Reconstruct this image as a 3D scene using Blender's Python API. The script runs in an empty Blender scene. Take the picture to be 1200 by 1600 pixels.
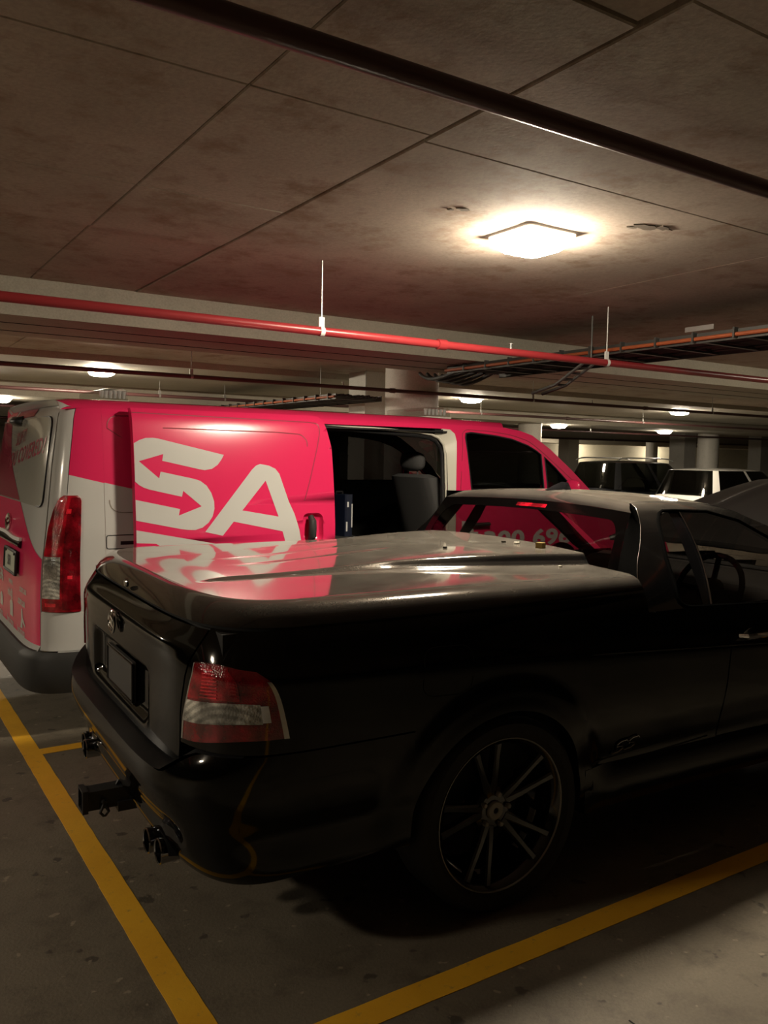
import bpy, bmesh, math, random
from mathutils import Vector, Matrix
from mathutils.geometry import tessellate_polygon
random.seed(7)
scene = bpy.context.scene
C = scene.collection
PI = math.pi
# ---------------------------------------------------------------- camera
cam_data = bpy.data.cameras.new('camera'); cam = bpy.data.objects.new('camera', cam_data); C.objects.link(cam)
cam_data.sensor_fit = 'HORIZONTAL'; cam_data.sensor_width = 36.0
cam_data.lens = 36.0 * 1303.726 / 1200.0
cam_data.clip_end = 200
CAMR = [[0.8392835, -0.5433798, 0.0184837], [-0.0208362, -0.0661171, -0.9975943], [0.5432947, 0.8368793, -0.066813]]
cam.matrix_world = Matrix(((CAMR[0][0], -CAMR[1][0], -CAMR[2][0], -1.890),
                           (CAMR[0][1], -CAMR[1][1], -CAMR[2][1], -3.054),
                           (CAMR[0][2], -CAMR[1][2], -CAMR[2][2], 1.570), (0, 0, 0, 1)))
scene.camera = cam
# ---------------------------------------------------------------- world, exposure
world = bpy.data.worlds.new('world'); scene.world = world; world.use_nodes = True
world.node_tree.nodes['Background'].inputs[0].default_value = (1.0, .9, .75, 1)
world.node_tree.nodes['Background'].inputs[1].default_value = 0.002
vs = scene.view_settings
scene.display_settings.display_device = 'sRGB'
vs.view_transform = 'Standard'; vs.look = 'None'; vs.gamma = 1.0; vs.exposure = 0.0; vs.use_curve_mapping = False
LAMP_STRENGTH = 370.0          # emission of the ceiling lamp diffusers
LAMP_COLOR = (1.0, .86, .66)
# name, centre x, y, underside z, strength factor
CEIL_Z = 2.57
LAMPS = [('bay', .735, -.19, CEIL_Z, 1.0), ('left', .62, 6.8, 2.50, 1.3), ('mid', 6.35, 7.2, 2.50, 1.1), ('right', 11.04, 6.95, 2.50, 1.1),
         ('far', 15.4, 10.75, 2.33, .8), ('farmid', 11.4, 10.40, 2.33, .6), ('farleft', .08, 10.4, 2.33, .8),
         ('behind', -4.9, -.2, CEIL_Z, 1.05), ('front', 6.35, -.3, CEIL_Z, 1.0), ('hall', 24.0, 22.5, 2.57, 1.2), ('hall2', 30.0, 27.0, 2.57, .9),
         ('hall3', 36.0, 27.0, 2.57, .9), ('backleft', -4.9, 6.9, 2.50, 2.0)]  # the hall lamps are unseen, added to brighten the cream back wall
# ---------------------------------------------------------------- helpers
class MB:
    def __init__(s): s.v = []; s.f = []
    def add(s, vs, fs):
        n = len(s.v); s.v += [tuple(p) for p in vs]; s.f += [tuple(i + n for i in f) for f in fs]; return s
    def box(s, lo, hi, M=None):
        x0, y0, z0 = lo; x1, y1, z1 = hi
        vs = [(x0,y0,z0),(x1,y0,z0),(x1,y1,z0),(x0,y1,z0),(x0,y0,z1),(x1,y0,z1),(x1,y1,z1),(x0,y1,z1)]
        if M: vs = [M @ Vector(p) for p in vs]
        return s.add(vs, [(0,3,2,1),(4,5,6,7),(0,1,5,4),(1,2,6,5),(2,3,7,6),(3,0,4,7)])
    def grid(s, fn, nu, nv):
        vs = [fn(i / nu, j / nv) for j in range(nv + 1) for i in range(nu + 1)]
        fs = [(j*(nu+1)+i, j*(nu+1)+i+1, (j+1)*(nu+1)+i+1, (j+1)*(nu+1)+i) for j in range(nv) for i in range(nu)]
        return s.add(vs, fs)
    def rim(s, fn, nu, nv, t, ref):
        """a turned-in edge round the patch fn, t deep, away from the outside"""
        ref = Vector(ref)
        loop = [(i/nu, 0) for i in range(nu)] + [(1, j/nv) for j in range(nv)] + [(1 - i/nu, 1) for i in range(nu)] + [(0, 1 - j/nv) for j in range(nv)]
        vs = []
        e = .02
        for u, v in loop:
            p = Vector(fn(u, v))
            du = Vector(fn(min(1, u+e), v)) - Vector(fn(max(0, u-e), v)); dv = Vector(fn(u, min(1, v+e))) - Vector(fn(u, max(0, v-e)))
            n = du.cross(dv)
            n = n.normalized() if n.length > 1e-9 else (ref - p).normalized()
            if n.dot(ref - p) < 0: n = -n
            vs += [p, p + n * t]
        k = len(loop)
        return s.add(vs, [(2*i, 2*i+1, (2*i+3) % (2*k), (2*i+2) % (2*k)) for i in range(k)])
    def tube(s, pts, r, n=8, caps=True):
        pts = [Vector(p) for p in pts]; rings = []
        prev = None
        for i, p in enumerate(pts):
            d = (pts[min(i+1, len(pts)-1)] - pts[max(i-1, 0)]).normalized()
            if prev is None:
                a = Vector((0,0,1)) if abs(d.z) < .9 else Vector((1,0,0))
                a = (a - d * a.dot(d)).normalized()
            else:
                a = (prev - d * prev.dot(d)); a = a.normalized() if a.length > 1e-6 else Vector((1,0,0))
            prev = a; b = d.cross(a)
            rr = r[i] if isinstance(r, (list, tuple)) else r
            rings.append([p + (a * math.cos(2*PI*k/n) + b * math.sin(2*PI*k/n)) * rr for k in range(n)])
        vs = [q for R in rings for q in R]
        fs = [(i*n+k, i*n+(k+1) % n, (i+1)*n+(k+1) % n, (i+1)*n+k) for i in range(len(pts)-1) for k in range(n)]
        if caps: fs += [tuple(range(n))[::-1], tuple((len(pts)-1)*n + k for k in range(n))]
        return s.add(vs, fs)
    def lathe(s, prof, n=32, M=None, a0=0.0, a1=2*PI):
        """profile (r, h) turned about the local z axis"""
        full = abs(a1 - a0 - 2*PI) < 1e-6
        m = n if full else n + 1
        vs = []
        for k in range(m):
            a = a0 + (a1 - a0) * k / n
            for r, h in prof: vs.append(Vector((r*math.cos(a), r*math.sin(a), h)))
        if M: vs = [M @ p for p in vs]
        L = len(prof)
        fs = [(k*L+i, ((k+1) % m)*L+i, ((k+1) % m)*L+i+1, k*L+i+1) for k in range(n) for i in range(L-1)]
        return s.add(vs, fs)
    def prism(s, poly, h0, h1, M=None):
        """flat outline (x, y) extruded along local z"""
        n = len(poly)
        vs = [Vector((x, y, h0)) for x, y in poly] + [Vector((x, y, h1)) for x, y in poly]
        if M: vs = [M @ p for p in vs]
        return s.add(vs, [tuple(range(n))[::-1], tuple(range(n, 2*n))] + [(i, (i+1) % n, n+(i+1) % n, n+i) for i in range(n)])
    def ribbon(s, pts, w, up):
        """flat strip along pts; up(p) = direction across"""
        vs = []
        for i, p in enumerate(pts):
            p = Vector(p); d = (Vector(pts[min(i+1, len(pts)-1)]) - Vector(pts[max(i-1, 0)])).normalized()
            a = d.cross(Vector(up)).normalized() * (w / 2)
            vs += [p - a, p + a]
        return s.add(vs, [(2*i, 2*i+1, 2*i+3, 2*i+2) for i in range(len(pts)-1)])
def sheet(outer, holes, mp, cuts=(), cutsx=()):
    """polygon with holes in (a, b), cut at given b levels so that it can follow a curved surface, then mapped to 3D"""
    mb = MB()
    loops = [[Vector((a, b, 0)) for a, b in outer]] + [[Vector((a, b, 0)) for a, b in h] for h in holes]
    tri = tessellate_polygon(loops)
    bm = bmesh.new()
    vs = [bm.verts.new(p) for L in loops for p in L]
    for t in tri:
        try: bm.faces.new([vs[i] for i in t])
        except ValueError: pass
    for c in cuts:
        bmesh.ops.bisect_plane(bm, geom=bm.verts[:] + bm.edges[:] + bm.faces[:], plane_co=(0, c, 0), plane_no=(0, 1, 0))
    for c in cutsx:
        bmesh.ops.bisect_plane(bm, geom=bm.verts[:] + bm.edges[:] + bm.faces[:], plane_co=(c, 0, 0), plane_no=(1, 0, 0))
    bmesh.ops.recalc_face_normals(bm, faces=bm.faces[:])
    bm.verts.index_update()
    mb.add([mp(v.co.x, v.co.y) for v in bm.verts], [[v.index for v in f.verts] for f in bm.faces])
    bm.free()
    return mb
def round_poly(pts, r, n=4):
    out = []
    k = len(pts)
    for i in range(k):
        p = Vector(pts[i]); a = Vector(pts[i-1]); b = Vector(pts[(i+1) % k])
        da = (a - p); db = (b - p)
        rr = min(r, da.length * .45, db.length * .45)
        A = p + da.normalized() * rr; B = p + db.normalized() * rr
        for j in range(n + 1):
            t = j / n
            q = A * (1-t)**2 + p * 2*t*(1-t) + B * t*t
            out.append((q.x, q.y))
    return out
def obj(name, mb, mat, parent=None, smooth=32, shift=None, double=False):
    me = bpy.data.meshes.new(name)
    vs = mb.v
    if shift is not None: vs = [(p[0]-shift[0], p[1]-shift[1], p[2]-shift[2]) for p in vs]
    me.from_pydata(vs, [], mb.f)
    me.validate()
    bm = bmesh.new(); bm.from_mesh(me)
    bmesh.ops.remove_doubles(bm, verts=bm.verts[:], dist=2e-5)
    bmesh.ops.recalc_face_normals(bm, faces=bm.faces[:])
    bm.to_mesh(me); bm.free()
    if smooth:
        me.shade_smooth(); me.set_sharp_from_angle(angle=math.radians(smooth))
    me.materials.append(mat)
    o = bpy.data.objects.new(name, me); C.objects.link(o)
    if parent: o.parent = parent
    return o
def tag(o, label, cat, group=None):
    o['label'] = label; o['category'] = cat
    if group: o['group'] = group
    return o
def thing(name, label, cat, loc=(0,0,0), rotz=0.0, group=None):
    o = bpy.data.objects.new(name, None); C.objects.link(o)
    o.empty_display_size = .1; o.location = loc; o.rotation_euler = (0, 0, rotz)
    return tag(o, label, cat, group)
def struct(name, mb, mat, parent=None, smooth=32):
    o = obj(name, mb, mat, parent, smooth)
    if not parent: o['kind'] = 'structure'
    return o
def copy_tree(o, parent=None):
    c = o.copy(); C.objects.link(c)
    if parent: c.parent = parent
    for ch in list(o.children): copy_tree(ch, c)
    return c
def text_mb(body, size, mp, bold=.0, shear=0.0, align='LEFT', spacing=1.0):
    """lettering: font outlines turned into faces and mapped by mp(u, v)"""
    cu = bpy.data.curves.new('lettering', 'FONT'); cu.body = body; cu.size = size; cu.offset = bold; cu.shear = shear
    cu.align_x = align; cu.space_character = spacing; cu.resolution_u = 3
    o = bpy.data.objects.new('lettering', cu); C.objects.link(o)
    dg = bpy.context.evaluated_depsgraph_get()
    me = bpy.data.meshes.new_from_object(o.evaluated_get(dg))
    mb = MB().add([mp(v.co.x, v.co.y) for v in me.vertices], [list(p.vertices) for p in me.polygons])
    bpy.data.objects.remove(o); bpy.data.curves.remove(cu); bpy.data.meshes.remove(me)
    return mb
# ---------------------------------------------------------------- materials
def mat(name, color, rough=.5, metal=0.0, **kw):
    m = bpy.data.materials.new(name); m.use_nodes = True
    b = m.node_tree.nodes['Principled BSDF']
    b.inputs['Base Color'].default_value = (*color, 1); b.inputs['Roughness'].default_value = rough; b.inputs['Metallic'].default_value = metal
    for k, v in kw.items(): b.inputs[k.replace('_', ' ')].default_value = v
    return m
def noise(nt, scale, detail=5, rough=.6, vec=None):
    n = nt.nodes.new('ShaderNodeTexNoise'); n.inputs['Scale'].default_value = scale; n.inputs['Detail'].default_value = detail
    n.inputs['Roughness'].default_value = rough
    if vec: nt.links.new(vec, n.inputs['Vector'])
    return n.outputs['Fac']
def ramp(nt, fac, stops):
    r = nt.nodes.new('ShaderNodeValToRGB'); e = r.color_ramp.elements
    e[0].position, e[0].color = stops[0][0], (*stops[0][1], 1); e[1].position, e[1].color = stops[-1][0], (*stops[-1][1], 1)
    for p, c in stops[1:-1]:
        q = e.new(p); q.color = (*c, 1)
    nt.links.new(fac, r.inputs[0]); return r.outputs[0]
def mix(nt, fac, a, b, mode='MIX'):
    m = nt.nodes.new('ShaderNodeMix'); m.data_type = 'RGBA'; m.blend_type = mode
    for sock, v in ((m.inputs[0], fac), (m.inputs[6], a), (m.inputs[7], b)):
        if isinstance(v, (int, float)): sock.default_value = v
        elif isinstance(v, tuple): sock.default_value = (*v, 1)
        else: nt.links.new(v, sock)
    return m.outputs[2]
def bump(nt, b, height, strength, dist=.01):
    n = nt.nodes.new('ShaderNodeBump'); n.inputs['Strength'].default_value = strength; n.inputs['Distance'].default_value = dist
    nt.links.new(height, n.inputs['Height']); nt.links.new(n.outputs[0], b.inputs['Normal'])
def obj_vec(nt):
    t = nt.nodes.new('ShaderNodeTexCoord'); return t.outputs['Object']
def geo_pos(nt):
    return nt.nodes.new('ShaderNodeNewGeometry').outputs['Position']
def concrete(name, c0, c1, stain, rough, scale=1.0, stain_lo=.52, stain_hi=.7, bump_s=.25, spots=False):
    m = mat(name, c0, rough); nt = m.node_tree; b = nt.nodes['Principled BSDF']; v = geo_pos(nt)
    big = noise(nt, .9*scale, 6, .62, v); mid = noise(nt, 4.5*scale, 8, .7, v); fine = noise(nt, 60*scale, 4, .6, v)
    col = ramp(nt, big, [(.36, c0), (.64, c1)])
    st = ramp(nt, mid, [(stain_lo, (0,0,0)), (stain_hi, (1,1,1))])
    col = mix(nt, st, col, stain)
    if spots:
        sv = noise(nt, 7*scale, 3, .45, v)
        col = mix(nt, ramp(nt, sv, [(.66, (0,0,0)), (.70, (1,1,1))]), col, tuple(k*.45 for k in c0))
        s2 = noise(nt, 13*scale, 2, .4, v)
        col = mix(nt, ramp(nt, s2, [(.69, (0,0,0)), (.73, (.8,.8,.8))]), col, tuple(min(1, k*1.7) for k in c1))
    sp = ramp(nt, fine, [(.35, (.86,.86,.86)), (.62, (1.05,1.05,1.05))])
    col = mix(nt, .8, col, sp, 'MULTIPLY')
    nt.links.new(col, b.inputs['Base Color'])
    bump(nt, b, mix(nt, .5, mid, fine), bump_s, .01)
    return m
M = {}
M['ceiling'] = concrete('ceiling_concrete', (.36,.305,.25), (.48,.41,.34), (.30,.22,.16), .85, 1.0, .50, .66, .14)
M['beam'] = concrete('beam_paint', (.40,.37,.30), (.46,.43,.35), (.34,.31,.25), .7, 1.4, .55, .8, .15)
M['floor'] = concrete('floor_concrete', (.135,.113,.082), (.185,.158,.115), (.095,.077,.055), .62, 1.6, .50, .72, .35, True)
M['spall'] = mat('spalled_concrete', (.16,.13,.10), .9)
M['wall'] = concrete('wall_paint', (.62,.58,.45), (.70,.66,.52), (.5,.46,.36), .7, .6, .55, .8, .1)
M['dark_wall'] = concrete('dark_wall', (.06,.055,.05), (.08,.075,.065), (.05,.045,.04), .8)
M['column'] = concrete('column_paint', (.62,.60,.54), (.68,.66,.60), (.52,.49,.43), .6, 1.2, .55, .8, .1)
def yellow():
    m = mat('yellow_line_paint', (.62,.33,.015), .65); nt = m.node_tree; b = nt.nodes['Principled BSDF']; v = geo_pos(nt)
    n = noise(nt, 26, 8, .75, v); big = noise(nt, 3, 5, .6, v)
    c = ramp(nt, big, [(.3, (.74,.37,.012)), (.7, (.86,.47,.022))])
    w = ramp(nt, n, [(.30, (.30,.24,.15)), (.42, (1,1,1))])
    c = mix(nt, w, (.34,.22,.08), c)
    nt.links.new(c, b.inputs['Base Color']); bump(nt, b, n, .3, .004)
    return m
M['yellow'] = yellow()
M['paint'] = mat('black_car_paint', (.0016,.0016,.0015), .07, 0, IOR=1.38)
def dusty():
    m = mat('dusty_black_paint', (.005,.005,.0055), .10, 0, Coat_Weight=1.0, Coat_Roughness=.05)
    nt = m.node_tree; b = nt.nodes['Principled BSDF']; v = geo_pos(nt)
    out = nt.nodes['Material Output']
    d = nt.nodes.new('ShaderNodeBsdfDiffuse'); d.inputs[0].default_value = (.46,.42,.36,1)
    g = nt.nodes.new('ShaderNodeNewGeometry'); s = nt.nodes.new('ShaderNodeSeparateXYZ'); nt.links.new(g.outputs['Normal'], s.inputs[0])
    up = nt.nodes.new('ShaderNodeMapRange'); up.inputs[1].default_value = .55; up.inputs[2].default_value = .99
    up.inputs[3].default_value = .0; up.inputs[4].default_value = .13
    nt.links.new(s.outputs[2], up.inputs[0])
    n = noise(nt, 9, 6, .7, v); f = noise(nt, 140, 3, .6, v)
    mu = nt.nodes.new('ShaderNodeMath'); mu.operation = 'MULTIPLY'; nt.links.new(up.outputs[0], mu.inputs[0])
    k = mix(nt, .5, ramp(nt, n, [(.3, (.55,.55,.55)), (.7, (1.2,1.2,1.2))]), ramp(nt, f, [(.35, (.5,.5,.5)), (.7, (1.6,1.6,1.6))]), 'MULTIPLY')
    nt.links.new(k, mu.inputs[1])
    ms = nt.nodes.new('ShaderNodeMixShader'); nt.links.new(mu.outputs[0], ms.inputs[0]); nt.links.new(b.outputs[0], ms.inputs[1]); nt.links.new(d.outputs[0], ms.inputs[2])
    nt.links.new(ms.outputs[0], out.inputs[0])
    return m
M['dusty'] = dusty()
M['gloss_black'] = mat('gloss_black_plastic', (.006,.006,.007), .12)
M['trim_black'] = mat('satin_black_trim', (.010,.010,.011), .45)
M['rubber'] = mat('tyre_rubber', (.012,.012,.012), .75)
M['frit'] = mat('black_glass_border', (.001,.001,.001), .1, 0, IOR=1.22)
M['matt_black'] = mat('matt_black_seal', (.003,.003,.003), .8, 0, Specular_IOR_Level=0.0)
M['gap'] = mat('panel_gap_shadow', (.002,.002,.002), .9)
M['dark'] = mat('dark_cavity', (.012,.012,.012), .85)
M['cloth'] = mat('grey_seat_cloth', (.065,.065,.065), .85)
M['bonnet'] = mat('dull_bonnet_paint', (.022,.022,.022), .45)
M['lining'] = mat('dark_cabin_lining', (.03,.029,.028), .8)
M['chrome'] = mat('chrome', (.75,.75,.76), .08, 1.0)
M['dark_chrome'] = mat('dark_chrome', (.35,.35,.36), .10, 1.0)
M['steel'] = mat('machined_steel', (.42,.41,.39), .35, 1.0)
M['grey_cap'] = mat('grey_centre_cap', (.30,.29,.26), .5, .3)
M['wheel_black'] = mat('gloss_black_wheel', (.006,.006,.006), .14, 0, Coat_Weight=.6)
M['rim_edge'] = mat('scuffed_rim_edge', (.32,.31,.29), .4, .8)
M['pink'] = mat('pink_vinyl', (.74,.024,.115), .22, 0, Coat_Weight=.25)
M['white_vinyl'] = mat('white_vinyl', (.58,.58,.56), .22, 0, Coat_Weight=.25)
M['van_white'] = mat('white_van_paint', (.58,.58,.56), .18, 0, Coat_Weight=.5)
M['van_plastic'] = mat('dark_bumper_plastic', (.022,.022,.021), .6)
M['jamb'] = mat('white_door_jamb', (.66,.64,.55), .35)
M['red_pipe'] = mat('red_pipe_paint', (.32,.030,.035), .32)
M['brown_pipe'] = mat('dark_pipe_paint', (.085,.038,.036), .35)
M['galv'] = mat('galvanised_steel', (.42,.42,.40), .45, .8)
M['orange'] = mat('orange_conduit', (.34,.085,.03), .5)
M['tray'] = mat('cable_tray_steel', (.10,.10,.095), .5, .6)
M['cable'] = mat('black_cable', (.02,.02,.02), .6)
M['lamp_base'] = mat('white_lamp_base', (.8,.79,.76), .4)
M['plate_dark'] = mat('dark_number_plate', (.05,.048,.046), .5)
M['plate_light'] = mat('pale_number_plate', (.50,.54,.44), .4)
M['blue_pack'] = mat('navy_case', (.006,.010,.026), .4)
M['label_white'] = mat('white_label', (.62,.63,.63), .5)
M['leaf'] = mat('dry_leaf', (.16,.10,.015), .8)
M['chip'] = mat('pale_chip', (.55,.52,.45), .8)
M['bark'] = mat('dark_bark_bit', (.02,.014,.008), .9)
def emit(name, col, s):
    m = mat(name, (.85,.84,.8), .4); b = m.node_tree.nodes['Principled BSDF']
    b.inputs['Emission Color'].default_value = (*col, 1); b.inputs['Emission Strength'].default_value = s
    return m
def glass(name, tint, gloss_rough=.02, ior=1.5, boost=1.0):
    """thin tinted sheet: see-through with a mirror-like sheen by angle"""
    m = bpy.data.materials.new(name); m.use_nodes = True; nt = m.node_tree; nt.nodes.clear()
    out = nt.nodes.new('ShaderNodeOutputMaterial'); t = nt.nodes.new('ShaderNodeBsdfTransparent'); g = nt.nodes.new('ShaderNodeBsdfGlossy')
    t.inputs[0].default_value = (*tint, 1); g.inputs[0].default_value = (1,1,1,1); g.inputs['Roughness'].default_value = gloss_rough
    # Schlick reflectance from the facing angle, the same from either side of the sheet
    lw = nt.nodes.new('ShaderNodeLayerWeight'); lw.inputs[0].default_value = .5
    f0 = ((ior - 1) / (ior + 1)) ** 2
    p = nt.nodes.new('ShaderNodeMath'); p.operation = 'POWER'; nt.links.new(lw.outputs['Facing'], p.inputs[0]); p.inputs[1].default_value = 5
    ma = nt.nodes.new('ShaderNodeMath'); ma.operation = 'MULTIPLY_ADD'; nt.links.new(p.outputs[0], ma.inputs[0]); ma.inputs[1].default_value = 1 - f0; ma.inputs[2].default_value = f0
    ms = nt.nodes.new('ShaderNodeMixShader'); nt.links.new(ma.outputs[0], ms.inputs[0]); nt.links.new(t.outputs[0], ms.inputs[1]); nt.links.new(g.outputs[0], ms.inputs[2])
    nt.links.new(ms.outputs[0], out.inputs[0])
    return m
M['tint'] = glass('tinted_glass', (.47,.455,.44), .01, 1.30)
M['weight'] = mat('zinc_weight', (.34,.33,.31), .5)
M['privacy'] = glass('privacy_glass', (.03,.03,.03), .02, 1.45)
M['dark_tint'] = glass('dark_tinted_glass', (.10,.105,.10), .015, 1.45)
M['clear'] = glass('clear_plastic', (.86,.86,.84), .08, 1.5)
def lens(name, col, rough=.12, scale=220, b_s=.35, ribs=0):
    m = mat(name, col, rough, 0, Coat_Weight=1.0, Coat_Roughness=.03); nt = m.node_tree; b = nt.nodes['Principled BSDF']
    v = obj_vec(nt)
    vo = nt.nodes.new('ShaderNodeTexVoronoi'); vo.inputs['Scale'].default_value = scale; nt.links.new(v, vo.inputs['Vector'])
    n = noise(nt, 14, 3, .6, v)
    c = ramp(nt, n, [(.36, tuple(k*.45 for k in col)), (.52, col), (.66, tuple(min(1, k*1.9) for k in col))])  # darker and brighter patches paint lens glitter into the colour
    if ribs:
        w = nt.nodes.new('ShaderNodeTexWave'); w.wave_type = 'BANDS'; w.bands_direction = 'DIAGONAL'; w.inputs['Scale'].default_value = ribs; w.inputs['Distortion'].default_value = 1.5
        nt.links.new(v, w.inputs['Vector'])
        c = mix(nt, .55, c, ramp(nt, w.outputs['Fac'], [(.2, (.55,.55,.55)), (.8, (1.5,1.5,1.5))]), 'MULTIPLY')
    nt.links.new(c, b.inputs['Base Color'])
    bump(nt, b, vo.outputs['Distance'], b_s, .003)
    return m
M['red_lens'] = lens('red_lens', (.30,.004,.012))
M['dark_red_lens'] = lens('dark_red_lens', (.15,.002,.007))
M['bright_red'] = lens('bright_red_reflector', (.85,.018,.035), .2)
M['clear_lens'] = lens('clear_lens', (.36,.35,.31), .1, 150, .6, 26)
M['amber_lens'] = lens('smoky_lens', (.22,.20,.17), .12, 150, .5)
M['car_dark'] = mat('dark_car_paint', (.010,.011,.014), .12, 0, Coat_Weight=1.0)
M['car_navy'] = mat('navy_car_paint', (.010,.012,.022), .12, 0, Coat_Weight=1.0)
M['car_white'] = mat('white_car_paint', (.70,.69,.65), .2, 0, Coat_Weight=.8)
M['silver'] = mat('silver_rail', (.55,.55,.54), .3, .9)
# ---------------------------------------------------------------- geometry of the two vehicle skins
def lerp_tab(tab, t):
    if t <= tab[0][0]: return tab[0][1]
    for (a, b), (c, d) in zip(tab, tab[1:]):
        if t <= c:
            return b + (d - b) * (t - a) / (c - a)
    return tab[-1][1]
def smooth_tab(tab, t):
    """monotone-ish cubic through a table"""
    n = len(tab)
    if t <= tab[0][0]: return tab[0][1]
    if t >= tab[-1][0]: return tab[-1][1]
    for i in range(n - 1):
        x0, y0 = tab[i]; x1, y1 = tab[i + 1]
        if t <= x1:
            h = x1 - x0
            def slope(j):
                if j == 0: return (tab[1][1] - tab[0][1]) / (tab[1][0] - tab[0][0])
                if j == n - 1: return (tab[-1][1] - tab[-2][1]) / (tab[-1][0] - tab[-2][0])
                a = (tab[j][1] - tab[j - 1][1]) / (tab[j][0] - tab[j - 1][0])
                b = (tab[j + 1][1] - tab[j][1]) / (tab[j + 1][0] - tab[j][0])
                if a * b <= 0: return 0.0
                return 2 * a * b / (a + b)
            m0, m1 = slope(i), slope(i + 1)
            u = (t - x0) / h
            return ((2*u**3 - 3*u*u + 1) * y0 + (u**3 - 2*u*u + u) * h * m0
                    + (-2*u**3 + 3*u*u) * y1 + (u**3 - u*u) * h * m1)
def sstep(a, b, t):
    t = max(0.0, min(1.0, (t - a) / (b - a)))
    return t * t * (3 - 2 * t)
def super_table(a0, w0, n, N=600):
    pts = []
    for i in range(N + 1):
        t = math.pi / 2 * (1 - i / N)
        pts.append((max(0, math.sin(t)) ** (2 / n), max(0, math.cos(t)) ** (2 / n)))
    out = [(0.0, 1.0, 0.0)]; L = 0
    for (X0, Y0), (X1, Y1) in zip(pts, pts[1:]):
        L += math.hypot((X1 - X0) * a0, (Y1 - Y0) * w0)
        out.append((L, X1, Y1))
    return out
class Contour:
    """plan outline of a vehicle tail: superellipse rear end running into straight sides; p = metres from the rear centre"""
    def __init__(s, xc, a0, w0, n):
        s.xc = xc; s.tab = super_table(a0, w0, n); s.L = s.tab[-1][0]
    def XY(s, p):
        q = abs(p)
        if q >= s.L: return None, 1.0
        lo, hi = 0, len(s.tab) - 1
        while hi - lo > 1:
            m = (lo + hi) // 2
            if s.tab[m][0] <= q: lo = m
            else: hi = m
        a, b = s.tab[lo], s.tab[hi]
        f = (q - a[0]) / max(1e-9, b[0] - a[0])
        return a[1] + f * (b[1] - a[1]), a[2] + f * (b[2] - a[2])
    def point(s, p, xr, w):
        X, Y = s.XY(p)
        x = s.xc + (abs(p) - s.L) if X is None else s.xc - (s.xc - xr) * X
        return x, (-w * Y if p >= 0 else w * Y)
    def p_at_x(s, x):
        return s.L + (x - s.xc)
U_CON = Contour(-0.50, 0.57, 0.94, 5.0)
U_W = [(.27, .885), (.32, .905), (.42, .898), (.50, .912), (.60, .932), (.70, .944), (.80, .950), (.845, .953), (.862, .951), (.90, .938),
       (.95, .926), (1.03, .906), (1.06, .892)]
HUBS = (.03, 3.03)
ARCH_R, HUB_Z = 0.372, 0.342
def u_width(x, z):
    k = sstep(.5, .8, z) * (1 - sstep(.88, 1.04, z))
    zz = z + .058 * (x - .47) * k
    w = smooth_tab(U_W, zz)
    for hx in HUBS:
        r = math.hypot(x - hx, z - HUB_Z)
        if r < .52:
            w += (.026 - .008 * sstep(.37, .44, r)) * (1 - sstep(.435, .50, r)) * sstep(.2, .4, z)
    if x > 2.6:
        w *= (1 - .34 * max(0, (x - 2.6) / 1.3) ** 3.0)
    return w
U_LO = [(.27, -1.00), (.30, -1.025), (.36, -1.06), (.44, -1.085), (.50, -1.108), (.56, -1.122), (.61, -1.116), (.655, -1.098), (.70, -1.062)]
U_HI = [(.60, -1.056), (.70, -1.052), (.86, -1.052), (.94, -1.055), (.985, -1.045), (1.05, -1.012)]
def u_skin(p, z, off=0.0, low=False):
    xr = smooth_tab(U_LO if low else U_HI, z)
    w = u_width(U_CON.p_at_x(0) and (U_CON.xc + abs(p) - U_CON.L), z)
    x, y = U_CON.point(p, xr, w)
    if off:
        x1, y1 = U_CON.point(p + .004, xr, w); x0, y0 = U_CON.point(p - .004, xr, w)
        tx, ty = x1 - x0, y1 - y0
        l = math.hypot(tx, ty) or 1
        # travelling from left to right round the tail: outward normal
        x += -abs(0) + off * (ty / l); y += off * (-tx / l)
    return (x, y, z)
def u_px(x): return U_CON.p_at_x(x)
# greenhouse half width
U_G = [(.93, .925), (.985, .905), (1.05, .872), (1.20, .775), (1.34, .672), (1.375, .635), (1.395, .58)]
def u_green(z): return smooth_tab(U_G, z)
V_YC, V_W = 2.525, .975
V_PROF = [(.2, .03), (.5, .01), (.8, 0), (1.1, 0), (1.25, .012), (1.5, .035), (1.7, .062), (1.78, .085), (1.82, .12), (1.845, .2)]
def v_prof(z): return lerp_tab(V_PROF, z)
V_CON = Contour(-0.40, 0.62, 0.975, 8.0)
V_XR = [(.18, -1.06), (.30, -1.09), (.47, -1.09), (.50, -1.055), (.8, -1.055), (1.0, -1.045), (1.25, -1.015), (1.5, -.985), (1.75, -.945), (1.80, -.925), (1.845, -.86)]
def v_skin(p, z, off=0.0):
    xr = lerp_tab(V_XR, z); w = V_W - smooth_tab(V_PROF, z)
    x, y = V_CON.point(p, xr, w)
    if off:
        x1, y1 = V_CON.point(p + .004, xr, w); x0, y0 = V_CON.point(p - .004, xr, w)
        tx, ty = x1 - x0, y1 - y0; l = math.hypot(tx, ty) or 1
        x += off * (ty / l); y += off * (-tx / l)
    return (x, y + V_YC, z)
def v_p_at(x, z):
    """p on the right-hand side of the van tail where the skin reaches x at height z"""
    a = V_CON.xc - lerp_tab(V_XR, z); X = (V_CON.xc - x) / a
    lo, hi = .6, V_CON.L
    for _ in range(30):
        m = (lo + hi) / 2
        if V_CON.XY(m)[0] > X: lo = m
        else: hi = m
    return lo
# ---------------------------------------------------------------- the hall
X0, X1, Y0, Y1 = -16.0, 46.0, -10.0, 28.0
floor = struct('floor', MB().box((X0, Y0, -.2), (X1, Y1, 0)), M['floor'], smooth=0)
ceiling = struct('ceiling', MB().box((X0, Y0, 2.60), (X1, Y1, 2.9)), M['ceiling'], smooth=0)
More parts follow.
